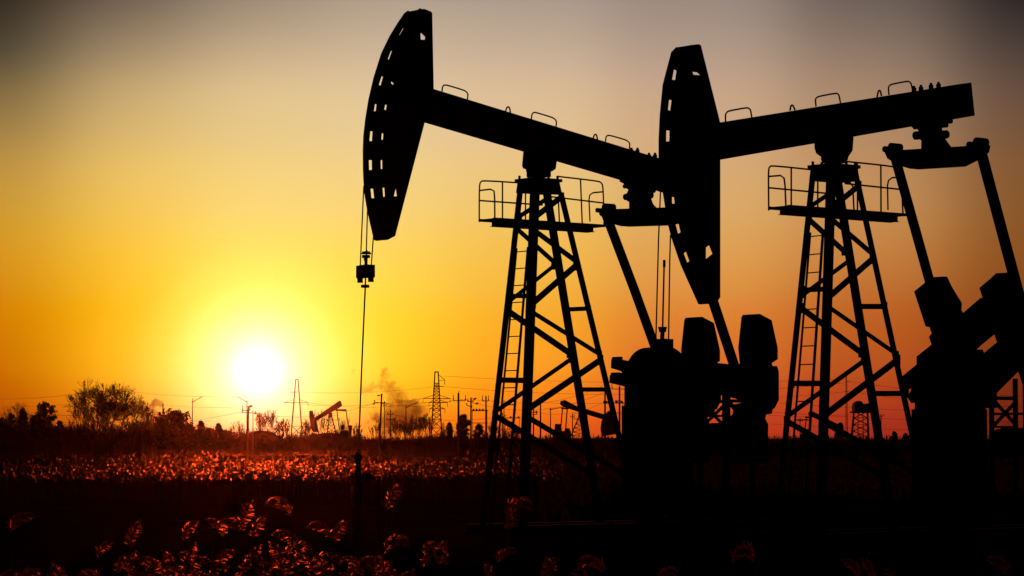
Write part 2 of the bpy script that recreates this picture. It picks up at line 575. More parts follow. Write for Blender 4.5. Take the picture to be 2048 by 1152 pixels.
D1 = dict(
    leg_y=(375, 868), leg_v=(.29, .67),
    legs=dict(A=(1041, 986, 12), B=(1070, 1052, 20), C=(1092, 1172, 17), D=(1119, 1237, 12)),
    cap=(1033, 352, 1121, 383),
    braces=[('A',1017,604,'C',1106,533,8),('D',1152,531,'B',1066,606,13),('A',1016,622,'C',1139,706,13),
            ('B',1061,622,'D',1200,709,9),('D',1201,720,'B',1056,818,13),('C',1141,719,'A',990,824,9),
            ('A',990,831,'C',1178,945,12),('B',1053,833,'D',1250,950,11),
            ('A',1031,455,'C',1108,524,10),('B',1069,461,'D',1153,523,11),
            ('D',1123,394,'B',1070,434,12),('A',1040,432,'C',1093,398,9),
            ('A',998,760,'B',1057,761,11),('C',1132,619,'D',1178,617,9),('C',1158,779,'D',1216,779,9),
            ('A',1017,592,'B',1062,592,9)],
    ladder=((1034, 490, 998, 868), (1056, 494, 1026.5, 850)), rung=0.437,
    deck=(957.5, 443.5, 1210, 449, .31), block=(989, 449, 1181, 456),
    rails=[[(-1, [(958.5,444),(958.5,372),(961,363),(968,361),(1075,368)], 1), (-1, [(958.5,401),(1085,410)], 0),
            (-1, [(1005,364),(1005,443)], 0), (-1, [(1051,368),(1051,443)], 0),
            ('end', [(959,381,-.31),(981,378.5,.15),(988,382,.30),(989.3,396,.31),(989.7,441,.31)], 0)],
           [(1, [(1117,353),(1195,362),(1203,365),(1206.5,374),(1208,448)], 1), (1, [(1095,392.5),(1207,406)], 0),
            (1, [(1161,358),(1164.5,443)], 0), (1, [(1117,405),(1119,437)], 0), (1, [(1097,384),(1098,400)], 0), (1, [(1097,387.5),(1116,388)], 0),
            ('end', [(1206.5,383.5,.31),(1186,385.5,-.2),(1179.5,390,-.30),(1178,400,-.31),(1180,443,-.31)], 0)]],
    pedestal=[(1053,354),(1053,336),(1102,336),(1102,354)],
    saddle=c3([(565,150),(552,295),(562,320),(590,330),(590,352),(825,352),(840,345),(868,325),(878,240),(878,180)]),
    pivot=(1079, 318),
    beam=[(845,171,.21),(1343,324,.21),(1338,389,-.21),(838,242,-.21)],
    handles=[[(884,184),(885,173),(890,169),(930,181),(936,187.5),(935,199)],
             [(1011,223),(1014,214),(1018.7,214),(1021,225)],
             [(1062.5,239),(1064,227.6),(1069,224),(1107,235.5),(1113,242),(1112,254)],
             [(1186,277),(1189,269),(1193,269),(1195,279)],
             [(1211,283),(1212,273),(1217.5,270),(1252.6,280),(1259.6,286),(1259,298)]],
    bolts=[(1263,301),(1275,301),(1298,311),(1310,311)],
    head_far=[(816,21),(809,26),(796.7,44),(780,71),(763,106),(747.7,154),(737,200),(730.6,240),(727,272),(726,300),(726.3,340),(728.5,384),
          (734.7,421),(741,449),(747.8,479)],
    head_near=[(777,479),(790,472),(849,245),(867,177),(864,26),(861,23),(850,18.5),(843,19)], arc0=1,
    holes_far=[c1([(567,335),(575,343),(609,272),(603,267)]), c1([(457,568),(470,575),(500,492),(487,488)]),
               c1([(371,815),(390,825),(415,737),(398,730)]), [(747.5,222),(751.5,224),(753.5,209),(749.5,208)],
               c2([(187,133),(205,137),(210,73),(193,72)]), c2([(185,320),(205,320),(205,257),(183,257)]),
               c2([(200,500),(220,500),(213,440),(194,440)])],
    holes_near=[c1([(770,317),(785,320),(820,355),(815,383),(773,380)]), c1([(487,785),(500,785),(515,800),(513,818),(490,803)]),
                [(768,219),(772,221),(774,210),(770,209)],
                c2([(263,125),(275,130),(279,88),(266,83)]), c2([(260,313),(272,313),(271,257),(259,257)]),
                c2([(276,493),(288,490),(285,433),(271,435)]), c2([(343,488),(365,488),(358,430)])],
    wires=[(-.12,[(727.5,372),(720.5,532)]), (.14,[(747,470),(742.5,532)]), (0,[(735,420),(732.5,505)])],
    carrier=(731, 543.5), cscale=1.15,
    rod=[(733.5,500),(730.5,575),(724,720),(718,874),(716,930)],
    clamps=[(732.5,505,.1,.05),(732.5,507,.125,.03),(732,513,.10,.07),(731.5,519,.05,.06),(730.3,572.5,.105,.07),(732,530,.04,.2)],
    tail=[(1240,352),(1240,363),(1251,369),(1252,376),(1257.6,379),(1254,387),(1254,401),(1259,404),(1259,420),(1314,417),(1306,409),(1298,396),(1298,385),(1302,383),(1326,379),(1326,370)],
    tail_knobs=[(1261,393,.11),(1292,391,.12),(1255,372,.06),(1302,382,.06)],
    tail_c=(1283, 410),
    equal=[(1206,417),(1224,419),(1336,415.5),(1374,413),(1374,430),(1350,447),(1328,450.7),(1250,453),(1233,448),(1214,432)],
    eq_knobs=[(1203,421,.07),(1218,415,.12)],
    pitmans=[((1209,425), [(1210,424),(1269,580),(1324,733)], 20), ((1364,418), [(1364,418),(1426,602),(1472,742)], 21)],
    crank_shift=116, crank_v=1.135,
    arm=c7([(80,500),(90,498),(228,522),(360,535),(600,555),(860,560),(872,600),(872,800),(840,860),(600,790),(215,705),(66,668),(70,612),(168,618),(165,600),(150,585),(78,562)]),
    arm_bolts=[(1234.5,717,.05),(1232,748,.045)],
    weights=[[(1368.5,640),(1371,635.5),(1384,634.5),(1428,646),(1440,700),(1440,722),(1428,730),(1431,740),(1366,742),(1362,700)],
             [(1344,812),(1352,823),(1350,830),(1340,838),(1338,925),(1418,925),(1421,850),(1415,838),(1417,830),(1428,829),(1431,816),(1425,800)]],
    gear=dict(c=(1315, 753), r=.78),
    stand=(6.15, 7.05, 3.95),
)

D2 = dict(
    leg_y=(355, 868), leg_v=(.35, .66),
    legs=dict(A=(1625, 1571.7, 12), B=(1662, 1646.5, 20), C=(1674, 1756, 18), D=(1713, 1824, 12)),
    cap=(1619, 323, 1717, 358),
    braces=[('A',1607,589,'C',1696,523,9),('D',1745,518,'B',1658,594,13),('A',1602,616,'C',1722,705,13),
            ('B',1656,613,'D',1794,709,9),('D',1795,720,'B',1651,829,14),('C',1726,723,'A',1574,833,10),
            ('A',1573,842,'C',1772,956,12),('B',1647,844,'D',1838,950,12),
            ('A',1619,440,'C',1688,502,12),('B',1662,437,'D',1744,507,11),
            ('D',1718,371,'B',1672,409,12),('A',1622,412,'C',1676,376,9),
            ('A',1584,767,'B',1650,767,11),('C',1717,613,'D',1770,613,11),('C',1745,787,'D',1813,787,11),
            ('A',1606,580,'B',1655,578,10)],
    ladder=((1621, 462, 1588, 868), (1646, 462, 1619, 868)), rung=0.432,
    deck=(1537, 421, 1812, 425, .33), block=(1568, 427, 1787, 437),
    rails=[[(-1, [(1537.5,421),(1536.7,343),(1538.5,333),(1546,331),(1665,344)], 1), (-1, [(1537.5,375.5),(1668,388)], 0),
            (-1, [(1582.5,335),(1582.5,420)], 0), (-1, [(1635.5,341),(1635.5,421)], 0),
            ('end', [(1537,353,-.33),(1561,351,.15),(1568,356,.32),(1570,370,.33),(1572,419,.33)], 0)],
           [(1, [(1694,323),(1790,333),(1799,338),(1802,348),(1806,424)], 1), (1, [(1690,367),(1803,379)], 0),
            (1, [(1761.7,330),(1762,421)], 0), (1, [(1714.7,326),(1715,419)], 0),
            ('end', [(1802,354,.33),(1784,355.5,-.2),(1777,361,-.32),(1775,371,-.33),(1776,420,-.33)], 0),
            (1, [(1685,363.6),(1700,365),(1705.6,373),(1708,423)], 0)]],
    pedestal=[(1643,326),(1643,304),(1694,304),(1694,326)],
    saddle=d1([(466,440),(468,560),(480,600),(515,625),(515,650),(700,650),(705,625),(735,580),(742,480),(742,440)]),
    pivot=(1668, 288),
    beam=[(1415,249.5,.2),(1942,165,.21),(1949,231.5,.21),(1415,324,.2)],
    handles=[[(1451,243),(1451,228),(1456,222),(1495,215),(1501,219),(1503.6,235)],
             [(1580,221),(1582,210.5),(1586,210.5),(1590,220)],
             [(1632,213),(1630.6,198),(1636,193),(1673.6,186),(1678,190),(1681,206)],
             [(1754,194),(1757,181),(1760.6,181),(1763,192)],
             [(1778,190),(1776.7,175),(1780.5,169),(1816.7,162),(1822,166),(1825.6,182)]],
    bolts=[(1828,178),(1842,176),(1862,172),(1877,170)],
    head_far=[(1353,94),(1343,104),(1333.5,140),(1326,169),(1320,230),(1317.7,279),(1317.7,315),(1321,350),(1326,385),(1336,447),(1343,475),(1362,530),
          (1397,608),(1400,608)],
    head_near=[(1428,600),(1436.5,600),(1440,594),(1440,319),(1440,246),(1401.5,91.6),(1399,89),(1383,91)], arc0=1,
    holes_far=[c8([(262,408),(290,420),(303,335),(277,323)]), c8([(228,658),(250,667),(262,578),(237,573)]),
               c8([(213,917),(243,920),(245,828),(214,826)]), [(1343.5,393.4),(1348.5,394.7),(1349.8,407.4),(1343.5,407)],
               c5([(655,415),(680,402),(697,478),(675,492)]), c5([(718,640),(738,625),(765,700),(745,713)])],
    holes_near=[c8([(427,333),(440,345),(470,348),(497,372),(437,368)]), c5([(888,597),(915,575),(942,643),(888,687)])],
    wires=[(-.12,[(1322.5,345),(1317,480),(1311.5,690)]), (.14,[(1341,470),(1339.5,520),(1337,690)])],
    carrier=(1325, 693), cscale=1.1,
    rod=[(1328.5,520),(1325.3,655),(1324,720),(1321,860),(1319,960)],
    clamps=[(1328.5,527,.032,.16),(1325,656,.10,.05),(1325,660,.085,.09),(1325,664,.05,.12),(1324.5,675,.05,.15)],
    tail=d1([(1165,385),(1168,415),(1200,412),(1215,435),(1228,450),(1228,500),(1240,510),(1235,580),(1450,560),(1430,535),(1405,500),(1392,470),(1378,425),(1372,390),(1430,372),(1430,340)]),
    tail_knobs=[(1843,270,.13),(1881,270,.13),(1886,251,.06),(1895,243,.06),(1836,254,.05)],
    tail_c=(1868, 290),
    equal=d1([(985,560),(1085,580),(1590,550),(1700,540),(1690,590),(1625,640),(1520,693),(1185,714),(1100,690),(1020,640)]),
    eq_knobs=[(1778,299,.085),(1791,295,.12),(1947,291,.10),(1962,285,.13)],
    pitmans=[((1786,316), [(1788,307),(1842,500),(1897,700)], 21), ((1968,300), [(1961,300),(2014,500),(2060,672)], 23)],
    crank_shift=133, crank_v=1.07,
    arm=[(1795,760),(1833,729),(1833,713),(1865,689),(1859,674),(1868,663),(1938,625),(1975,595),(2012,625),(2001,659),(1962,691),(1843,793),(1822,806),
         (1815,795),(1826,770),(1815,776),(1801,779)],
    arm_bolts=[(1820,760,.05)],
    weights=[[(1828,583),(1850,565),(1867.6,554),(1881,554),(1899,573),(1913,588.5),(1924,606),(1923,620),(1935,640),(1880,675),(1866,660),(1864,654.5),(1851,653)],
             [(1905,745),(1925,726),(1958,699),(1966,707),(1976,713),(1992,735),(1990,765),(1950,805),(1935,808),(1915,775)]],
    gear=dict(c=(1900, 755), r=.78),
    stand=(6.2, 7.1, 3.95),
)
pumpjack(P1, D1, 'black pumpjack further back, beam sloping down to the right, horsehead raised')
pumpjack(P2, D2, 'black pumpjack nearest the camera with its beam rising to the right and horsehead lowered')

def wellhead(fr, px, py, top_py, label):
    p = fr.P(px, top_py, 0)
    loc = fr.O + U * p.x + V * (-p.y)
    o = empty('wellhead', (loc.x, loc.y, fr.O.z), label, 'wellhead', 'wellheads under the horseheads')
    h = p.z
    m = MB()
    m.tube([(0,0,0),(0,0,h*.35)], .13, 16); m.tube([(0,0,h*.35),(0,0,h*.38)], .18, 16); m.tube([(0,0,h*.38),(0,0,h*.8)], .085, 14)
    m.tube([(0,0,h*.62),(0,0,h*.66)], .13, 14); m.tube([(0,0,h*.8),(0,0,h)], .07, 12); m.tube([(0,0,h*.93),(0,0,h*.97)], .11, 12)
    m.build('casing_head', IRON, o)
    m = MB(); m.tube([(-.2,0,h*.72),(.5,0,h*.72),(.5,0,.1)], .03, 10); m.tube([(.3,0,h*.68),(.3,0,h*.76)], .09, 10)
    m.build('flow_pipe', STEEL, o)
    m = MB()
    for k in range(12):
        a = 2*math.pi*k/12; b = a + 2*math.pi/12
        m.tube([(.3 + .14*math.cos(a), -.22, h*.72 + .14*math.sin(a)), (.3 + .14*math.cos(b), -.22, h*.72 + .14*math.sin(b))], .012, 5)
    m.tube([(.3,-.24,h*.72),(.3,0,h*.72)], .02, 6)
    m.build('valve_wheel', IRON, o)
wellhead(P1, 716, 945, 905, 'small dark wellhead standing in the reeds below the raised horsehead')
wellhead(P2, 1319, 960, 925, 'wellhead in the dark below the lowered horsehead')

# ------------------------------------------------------------------ ground
rnd = random.Random(5)
def ground():
    xs = np.concatenate([np.linspace(-1450, -400, 8), np.linspace(-350, 350, 60), np.linspace(400, 1450, 8)])
    ys = np.concatenate([np.linspace(-300, 0, 5), np.linspace(8, 160, 40), np.linspace(180, 760, 60), np.linspace(800, 1900, 8)])
    v = []
    for y in ys:
        for x in xs:
            z = 0.12 * math.sin(x * .11 + 1.3) * math.cos(y * .07) + .05 * math.sin(x * .7) * math.sin(y * .53)
            v.append((x, y, z - .1))
    n = len(xs)
    f = [(j*n+i, j*n+i+1, (j+1)*n+i+1, (j+1)*n+i) for j in range(len(ys)-1) for i in range(n-1)]
    m = MB(); m.add(v, f)
    return tag(m.build('ground', SOIL, smooth=True), kind='structure')
ground()
m = MB()
def padz(cx, cy, rx, ry):
    n = 40; vs = [(cx, cy, .4)]; fs = []
    for r, z in ((.9, .39), (1.0, .3), (1.22, -.25)):
        for k in range(n):
            a = 2*math.pi*k/n; q = 1 + .04*math.sin(5*a) + .03*math.sin(9*a+1)
            vs.append((cx + rx*r*q*math.cos(a), cy + ry*r*q*math.sin(a), z))
    for k in range(n):
        fs.append((0, 1+k, 1+(k+1) % n))
        for j in (0, 1): fs.append((1+j*n+k, 1+(j+1)*n+k, 1+(j+1)*n+(k+1) % n, 1+j*n+(k+1) % n))
    m.add(vs, fs)
padz(6, 71, 13, 11)
tag(m.build('gravel_ground', PAD, smooth=True), kind='structure')

def ridge(name, x0, x1, Y, h, depth, seed, jag=.35, peaks=None):
    """earth bank; h(px) in pixels of the frame at distance Y"""
    r = random.Random(seed); m = MB(); n = 160; vs = []; fs = []
    for i in range(n + 1):
        x = x0 + (x1 - x0) * i / n
        hh = h(x) * (1 + .0 * r.random()) + jag * (math.sin(x * .051) * .5 + math.sin(x*.17 + 2) * .3 + r.uniform(-.2, .2))
        e = min(1, i / 8, (n - i) / 8)
        hh = max(-.2, hh * e)
        for dy, q in ((-depth, -.05), (-depth*.6, .55), (-depth*.2, .97), (depth*.2, 1), (depth, -.05)):
            vs.append((x, Y + dy + r.uniform(-.3, .3), hh * q if q > 0 else -.25))
    for i in range(n):
        for j in range(4): fs.append((i*5+j, (i+1)*5+j, (i+1)*5+j+1, i*5+j+1))
    m.add(vs, fs)
    return tag(m.build(name, SOIL, smooth=True), kind='structure')
ridge('embankment', -260, 260, 590, lambda x: 3.1, 14, 2)
def mound(px0, px1, py, Y, seed):
    a = W(px0, 880, Y).x; b = W(px1, 880, Y).x; top = W(0, py, Y).z
    c = (a + b) / 2; w = (b - a) / 2
    return ridge('hill', a - 3, b + 3, Y, lambda x: 2.6 + (top - 2.6) * max(0, 1 - ((x - c) / w) ** 2) ** .8, 9, seed, .3)
mound(475, 565, 860, 560, 3)
mound(600, 722, 865, 555, 4)

# ------------------------------------------------------------------ reeds
def reed_template(seed, fine, h, bend, plume):
    """stem + leaves + drooping plume; returns plume verts/quads and stalk verts/quads"""
    r = random.Random(seed)
    pv = []; pf = []; sv = []; sf = []
    def q(vs, fs, a, b, c, d):
        o = len(vs); vs += [tuple(a), tuple(b), tuple(c), tuple(d)]; fs.append((o, o+1, o+2, o+3))
    wd = .006 if fine else .012
    lean = r.uniform(-.06, .06)
    top = Vector((lean * h, 0, h))
    for ax in (Vector((1,0,0)), Vector((0,1,0))):
        q(sv, sf, Vector((0,0,0)) - ax*wd, Vector((0,0,0)) + ax*wd, top + ax*wd*.5, top - ax*wd*.5)
    for i in range(5 if fine else 2):
        z = h * r.uniform(.35, .9); a = r.uniform(0, 6.28); d = Vector((math.cos(a), math.sin(a), 0)); L = r.uniform(.25, .45)
        p = Vector((lean*z, 0, z)); side = Vector((-d.y, d.x, 0)) * .009
        m1 = p + d*L*.5 + Vector((0,0,L*.5)); e = p + d*L + Vector((0,0,L*.35))
        q(sv, sf, p - side, p + side, m1 + side, m1 - side); q(sv, sf, m1 - side, m1 + side, e + side*.2, e - side*.2)
    # spine of the plume arches over to +x
    n = 14 if fine else 6
    sp = []; p = top.copy(); ang = math.pi/2 - .1
    for i in range(n + 1):
        sp.append(p.copy())
        ang -= bend / n * (0.6 + .8 * i / n)
        p = p + Vector((math.cos(ang), 0, math.sin(ang))) * (plume / n)
    ns = 380 if fine else 32
    for i in range(ns):
        t = r.random() ** .85
        k = min(n - 1, int(t * n)); base = sp[k].lerp(sp[k+1], t*n - k)
        tan = (sp[k+1] - sp[k]).normalized()
        a = r.uniform(0, 6.28)
        nrm = Vector((tan.z, 0, -tan.x)); out = (nrm * math.cos(a) + Vector((0,1,0)) * math.sin(a))
        L = plume * ((.25 if fine else .34) * math.sin(math.pi * min(1, .18 + t * .9)) + .05) * r.uniform(.6, 1.15)
        w = (.0022 if fine else .006) * r.uniform(.7, 1.3)
        d1_ = (tan * .9 + out * .75).normalized(); m1 = base + d1_ * L * .55
        e = m1 + (d1_ + Vector((.25, 0, -.75))).normalized() * L * .5
        sd = Vector((r.uniform(-1,1), r.uniform(-1,1), r.uniform(-1,1))); sd = sd - d1_ * sd.dot(d1_)
        sd = sd.normalized() * w
        q(pv, pf, base - sd*.5, base + sd*.5, m1 + sd, m1 - sd); q(pv, pf, m1 - sd, m1 + sd, e + sd*.9, e - sd*.9)
        if fine and r.random() < .8:      # seed tuft at the tip
            s2 = sd * 1.1; u2 = (e - m1).normalized() * .006
            q(pv, pf, e - s2 - u2, e + s2 - u2, e + s2 + u2, e - s2 + u2)
    return (np.array(pv), np.array(pf)), (np.array(sv), np.array(sf))

def mass(name, temps, places, mats, label, cat, parent=None):
    """places: (x,y,z,rot,scale,template). One object of reeds nobody could count."""
    VV = []; FF = []; MI = []; o = 0
    for which in (0, 1):
        for ti in range(len(temps)):
            v, f = temps[ti][which]
            if len(f) == 0: continue
            pl = np.array([p for p in places if int(p[5]) == ti])
            if len(pl) == 0: continue
            c = np.cos(pl[:,3])[:,None]; s = np.sin(pl[:,3])[:,None]; k = pl[:,4][:,None]
            x = (v[None,:,0]*c - v[None,:,1]*s)*k + pl[:,0][:,None]
            y = (v[None,:,0]*s + v[None,:,1]*c)*k + pl[:,1][:,None]
            z = v[None,:,2]*k + pl[:,2][:,None]
            vv = np.stack([x, y, z], -1).reshape(-1, 3)
            ff = (f[None] + (np.arange(len(pl))*len(v))[:,None,None]).reshape(-1, 4) + o
            VV.append(vv); FF.append(ff); MI.append(np.full(len(ff), which)); o += len(vv)
    VV = np.concatenate(VV); FF = np.concatenate(FF); MI = np.concatenate(MI)
    me = bpy.data.meshes.new(name)
    me.vertices.add(len(VV)); me.vertices.foreach_set('co', VV.ravel())
    me.loops.add(FF.size); me.loops.foreach_set('vertex_index', FF.ravel().astype(np.int32))
    me.polygons.add(len(FF)); me.polygons.foreach_set('loop_start', (np.arange(len(FF))*4).astype(np.int32))
    me.polygons.foreach_set('loop_total', np.full(len(FF), 4, np.int32))
    for mm in mats: me.materials.append(mm)
    me.polygons.foreach_set('material_index', MI.astype(np.int32))
    me.update(calc_edges=True)
    ob = bpy.data.objects.new(name, me); COL.objects.link(ob)
    return ob

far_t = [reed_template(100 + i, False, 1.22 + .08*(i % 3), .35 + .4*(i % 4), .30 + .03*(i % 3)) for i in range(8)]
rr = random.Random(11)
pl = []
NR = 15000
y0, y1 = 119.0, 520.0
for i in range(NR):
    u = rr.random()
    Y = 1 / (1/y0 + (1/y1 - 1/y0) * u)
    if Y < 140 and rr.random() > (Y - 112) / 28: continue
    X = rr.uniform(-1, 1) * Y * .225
    # fewer reeds to both sides imitate the fading light; far right left bare
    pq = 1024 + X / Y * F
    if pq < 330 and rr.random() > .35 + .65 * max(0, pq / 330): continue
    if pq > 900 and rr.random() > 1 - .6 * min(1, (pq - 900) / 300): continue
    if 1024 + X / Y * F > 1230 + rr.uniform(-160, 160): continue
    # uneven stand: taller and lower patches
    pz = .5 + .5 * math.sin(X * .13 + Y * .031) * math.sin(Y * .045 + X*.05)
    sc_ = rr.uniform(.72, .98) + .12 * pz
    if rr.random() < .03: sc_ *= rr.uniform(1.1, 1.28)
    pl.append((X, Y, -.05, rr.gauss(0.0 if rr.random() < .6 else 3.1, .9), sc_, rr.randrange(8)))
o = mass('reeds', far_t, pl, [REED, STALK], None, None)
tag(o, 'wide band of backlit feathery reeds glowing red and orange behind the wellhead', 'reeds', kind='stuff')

near_t = [reed_template(300 + i, True, 1.85 + .03*(i % 2), b, .27 + .03*(i % 3)) for i, b in enumerate((1.5, 2.3, 2.7, .9, .6, 2.0, 1.2))]
near_t2 = near_t
def reed_spot(px, py, Y, scale=1.0):
    """ground position and scale so that the plume top shows at px, py"""
    p = W(px, py, Y)
    return p.x, p.y, (p.z + .05) / 2.0
pl = []
for i in range(200):
    # dense clump in the left part of the foreground, thinning to the right
    t = rr.random()
    px = rr.gauss(430, 260) if i < 160 else rr.uniform(-150, 2100)
    base = 1098 + 50 * abs(px - 520) / 520
    py = rr.uniform(base, 1200) if px < 820 else rr.uniform(1090, 1200)
    Y = rr.uniform(24, 31)
    x, y, k = reed_spot(px, py, Y)
    pl.append((x, y, -.05, rr.gauss(0 if rr.random() < .5 else 3.1, .6), k, rr.randrange(7)))
o = mass('reeds', near_t, pl, [REED_NEAR, STALK], None, None)
tag(o, 'thicket of drooping reed plumes filling the bottom of the foreground', 'reeds', kind='stuff')

fore = [ # px, py, Y, rot, template, label
 (577,1005,27,3.3,1,'lone small arched reed plume highest in the gap under the band of glowing reeds'),
 (800,993,27,.2,3,'long upright looped reed plume standing alone below the wellhead'),
 (405,1040,27,.1,2,'broad hooked reed plume rising over the foreground thicket, first of the tall ones'),
 (370,1052,28,.2,6,'narrow reed plume just beside the broad hooked one'),
 (452,1044,28,3.0,0,'ragged reed plume with a spiky top between the hooked plume and the tall thin one'),
 (498,1030,27,.5,4,'thin straight reed plume leaning over a curled one'),
 (528,1053,27,.2,3,'tightly curled reed plume beside the thin straight one'),
 (580,1075,26,3.1,5,'bushy reed plume low under the lone arched plume'),
 (656,1052,27,3.2,1,'flat topped reed plume next to the big glowing arc'),
 (692,1062,26,.1,3,'big glowing arched reed plume at the edge of the thicket'),
 (748,1075,26,.15,2,'oval looped reed plume below the long upright one'),
 (275,1066,27,.4,4,'small rounded reed plume alone on the dim side of the thicket'),
 (192,1088,27,.4,0,'faint rounded reed plume in the dark, lowest of the separate ones'),
 (992,1000,28,.3,2,'dim long reed plume standing in the dark under the pumpjack tower'),
 (1018,1028,27,.2,6,'dim little looped reed plume beside the dim long one'),
 (36,1040,28,.2,5,'hardly lit reed plume nearest the dark corner of the field'),
]
for px, py, Y, rot, ti, lab in fore:
    x, y, k = reed_spot(px, py, Y)
    (pv, pf), (sv, sf) = near_t[ti]
    e = empty('reed', (x, y, -.05), lab, 'reed', 'single reeds in the foreground', rot)
    m = MB(); m.add((sv * k).tolist(), sf.tolist()); m.build('stalk', STALK, e)
    m = MB(); m.add((pv * k).tolist(), pf.tolist()); m.build('plume', REED_NEAR, e)

# ------------------------------------------------------------------ trees
RMIN = [.02]
def branches(m, p, d, L, r, depth, rg, tips, gravity=.0, spread=.55, nseg=3):
    pts = [p.copy()]; rs = [r]
    q = p.copy(); dd = d.copy()
    for i in range(nseg):
        dd = (dd + Vector((rg.uniform(-.18,.18), rg.uniform(-.18,.18), rg.uniform(-.08,.12) + gravity))).normalized()
        q = q + dd * (L / nseg); pts.append(q.copy()); rs.append(max(RMIN[0], r * (1 - .45 * (i+1) / nseg)))
    m.tube(pts, rs, 4 if r < .06 else 6, cap=False)
    if depth == 0:
        tips.append(q); return
    kids = rg.choice((2, 3, 3)) if depth > 1 else rg.choice((2, 3, 4))
    for i in range(kids):
        a = rg.uniform(0, 6.28)
        side = Vector((math.cos(a), math.sin(a), rg.uniform(-.1, .5)))
        side = (side - dd * side.dot(dd)).normalized()
        nd = (dd + side * rg.uniform(spread * .5, spread * 1.5)).normalized()
        at = pts[rg.choice((nseg, nseg, nseg - 1, max(1, nseg - 1)))]
        branches(m, at, nd, L * rg.uniform(.62, .88), r * .55, depth - 1, rg, tips, gravity, spread, nseg)

def foliage(m, centres, size, n, rg, leaf):
    for c, s in centres:
        for i in range(n):
            v = Vector((rg.gauss(0, 1), rg.gauss(0, 1), rg.gauss(0, 1))); v = v.normalized() * (rg.random() ** .4) * s
            p = c + v
            a = Vector((rg.uniform(-1,1), rg.uniform(-1,1), rg.uniform(-1,1))).normalized()
            b = a.cross(Vector((rg.uniform(-1,1), rg.uniform(-1,1), rg.uniform(-1,1)))).normalized()
            l = leaf * rg.uniform(.5, 1.4); w = l * .38
            m.add([p - a*l, p - b*w, p + a*l, p + b*w], [(0, 1, 2, 3)])

def evergreen(px, ptop, pw, Y, label, seed, shape='round', pbase=None, group='evergreen trees along the field edge'):
    rg = random.Random(seed)
    top = W(px, ptop, Y); base = Vector((top.x, Y, 0)); H = top.z; w = pw / F * Y / 2
    root = empty('evergreen_tree', base, label, 'tree', group)
    m = MB(); trunk_top = H * .9
    m.tube([(0,0,-.2), (rg.uniform(-.1,.1),0,H*.4), (rg.uniform(-.2,.2),0,trunk_top)], [H*.03, H*.022, H*.006], 7)
    limbs = []
    z0 = H * (.12 if shape != 'open' else .30)
    for i in range(80):
        t = (i + rg.random()) / 80
        z = z0 + (H * .97 - z0) * t
        if shape == 'cone': rad = w * (1.03 - t) ** .55
        elif shape == 'open': rad = w * max(.05, 1 - max(0, (t - .6) / .45) ** 2) ** .5 * rg.uniform(.55, 1.08)
        else: rad = w * (1.0 - max(0, (t - .55) / .47) ** 2.2) ** .5 if t > .55 else w
        a = rg.uniform(0, 6.28); k = math.sqrt(rg.random()) * rg.uniform(.8, 1.18)
        c = Vector((math.cos(a) * rad * k, math.sin(a) * rad * k, z))
        limbs.append((c, max(.3, w * rg.uniform(.14, .36))))
        if i % 2 == 0:
            m.tube([(0, 0, max(.3, z - .5)), c], [H*.008, .03], 4, cap=False)
    limbs.append((Vector((0, 0, H * .97)), w * .13))
    m.build('trunk', BARK, root)
    m = MB(); foliage(m, limbs, 1, 34, rg, max(.22, w * .115))
    m.build('crown', PINE, root)
    return root

def bare(px, ptop, pw, Y, label, seed, depth=5, stems=1, name='bare_tree', cat='tree', group='leafless trees and shrubs on the horizon', spread=.55, trunk=.16, grav=0.02, r0=None):
    rg = random.Random(seed)
    top = W(px, ptop, Y); H = top.z; w = pw / F * Y / 2
    root = empty(name, (top.x, Y, 0), label, cat, group)
    m = MB(); tips = []
    tr = MB()
    rb = r0 or H * .022
    if stems == 1:
        tr.tube([(0,0,-.2), (.1,0,H*trunk*.6), (0,0,H*trunk)], [rb*1.4, rb*1.1, rb], 8)
    for i in range(stems if stems > 1 else 5):
        a = 6.28 * i / (stems if stems > 1 else 5) + rg.uniform(-.4, .4)
        if stems > 1:
            p = Vector((rg.uniform(-.7,.7) * w, rg.uniform(-.5,.5) * w, 0)); d = Vector((math.cos(a)*.18, math.sin(a)*.18, 1)).normalized()
            tr.tube([p + Vector((0,0,-.1)), p + d * H * .12], [rb, rb*.9], 5)
            branches(m, p + d * H * .12, d, H * .34, rb * .85, depth, rg, tips, grav, spread)
        else:
            d = Vector((math.cos(a) * rg.uniform(.5, 1.1), math.sin(a) * .7, rg.uniform(.7, 1.1))).normalized()
            branches(m, Vector((0, 0, H * trunk * rg.uniform(.75, .98))), d, H * .30, rb * .75, depth, rg, tips, grav, spread)
    vs = np.array(m.v); vs[:,2] = np.maximum(vs[:,2], .0)
    hz = np.percentile(vs[:,2], 99.6); kx = w / max(1e-3, np.percentile(np.abs(vs[:,0]), 98))
    lo = vs[:,2].min()
    vs[:,2] = lo + (vs[:,2] - lo) * (H - lo) / (hz - lo)
    if stems == 1:
        blend = np.clip((vs[:,2] - H*trunk) / (H * .25), 0, 1); f = 1 + (kx - 1) * blend
    else:
        f = np.full(len(vs), min(1.6, max(.4, kx)))
    vs[:,0] *= f; vs[:,1] *= f
    m.v = [tuple(a) for a in vs]
    if stems == 1: tr.build('trunk', BARK, root)
    else: m.add(tr.v, tr.f)
    m.build('branches', BARK, root)
    return root

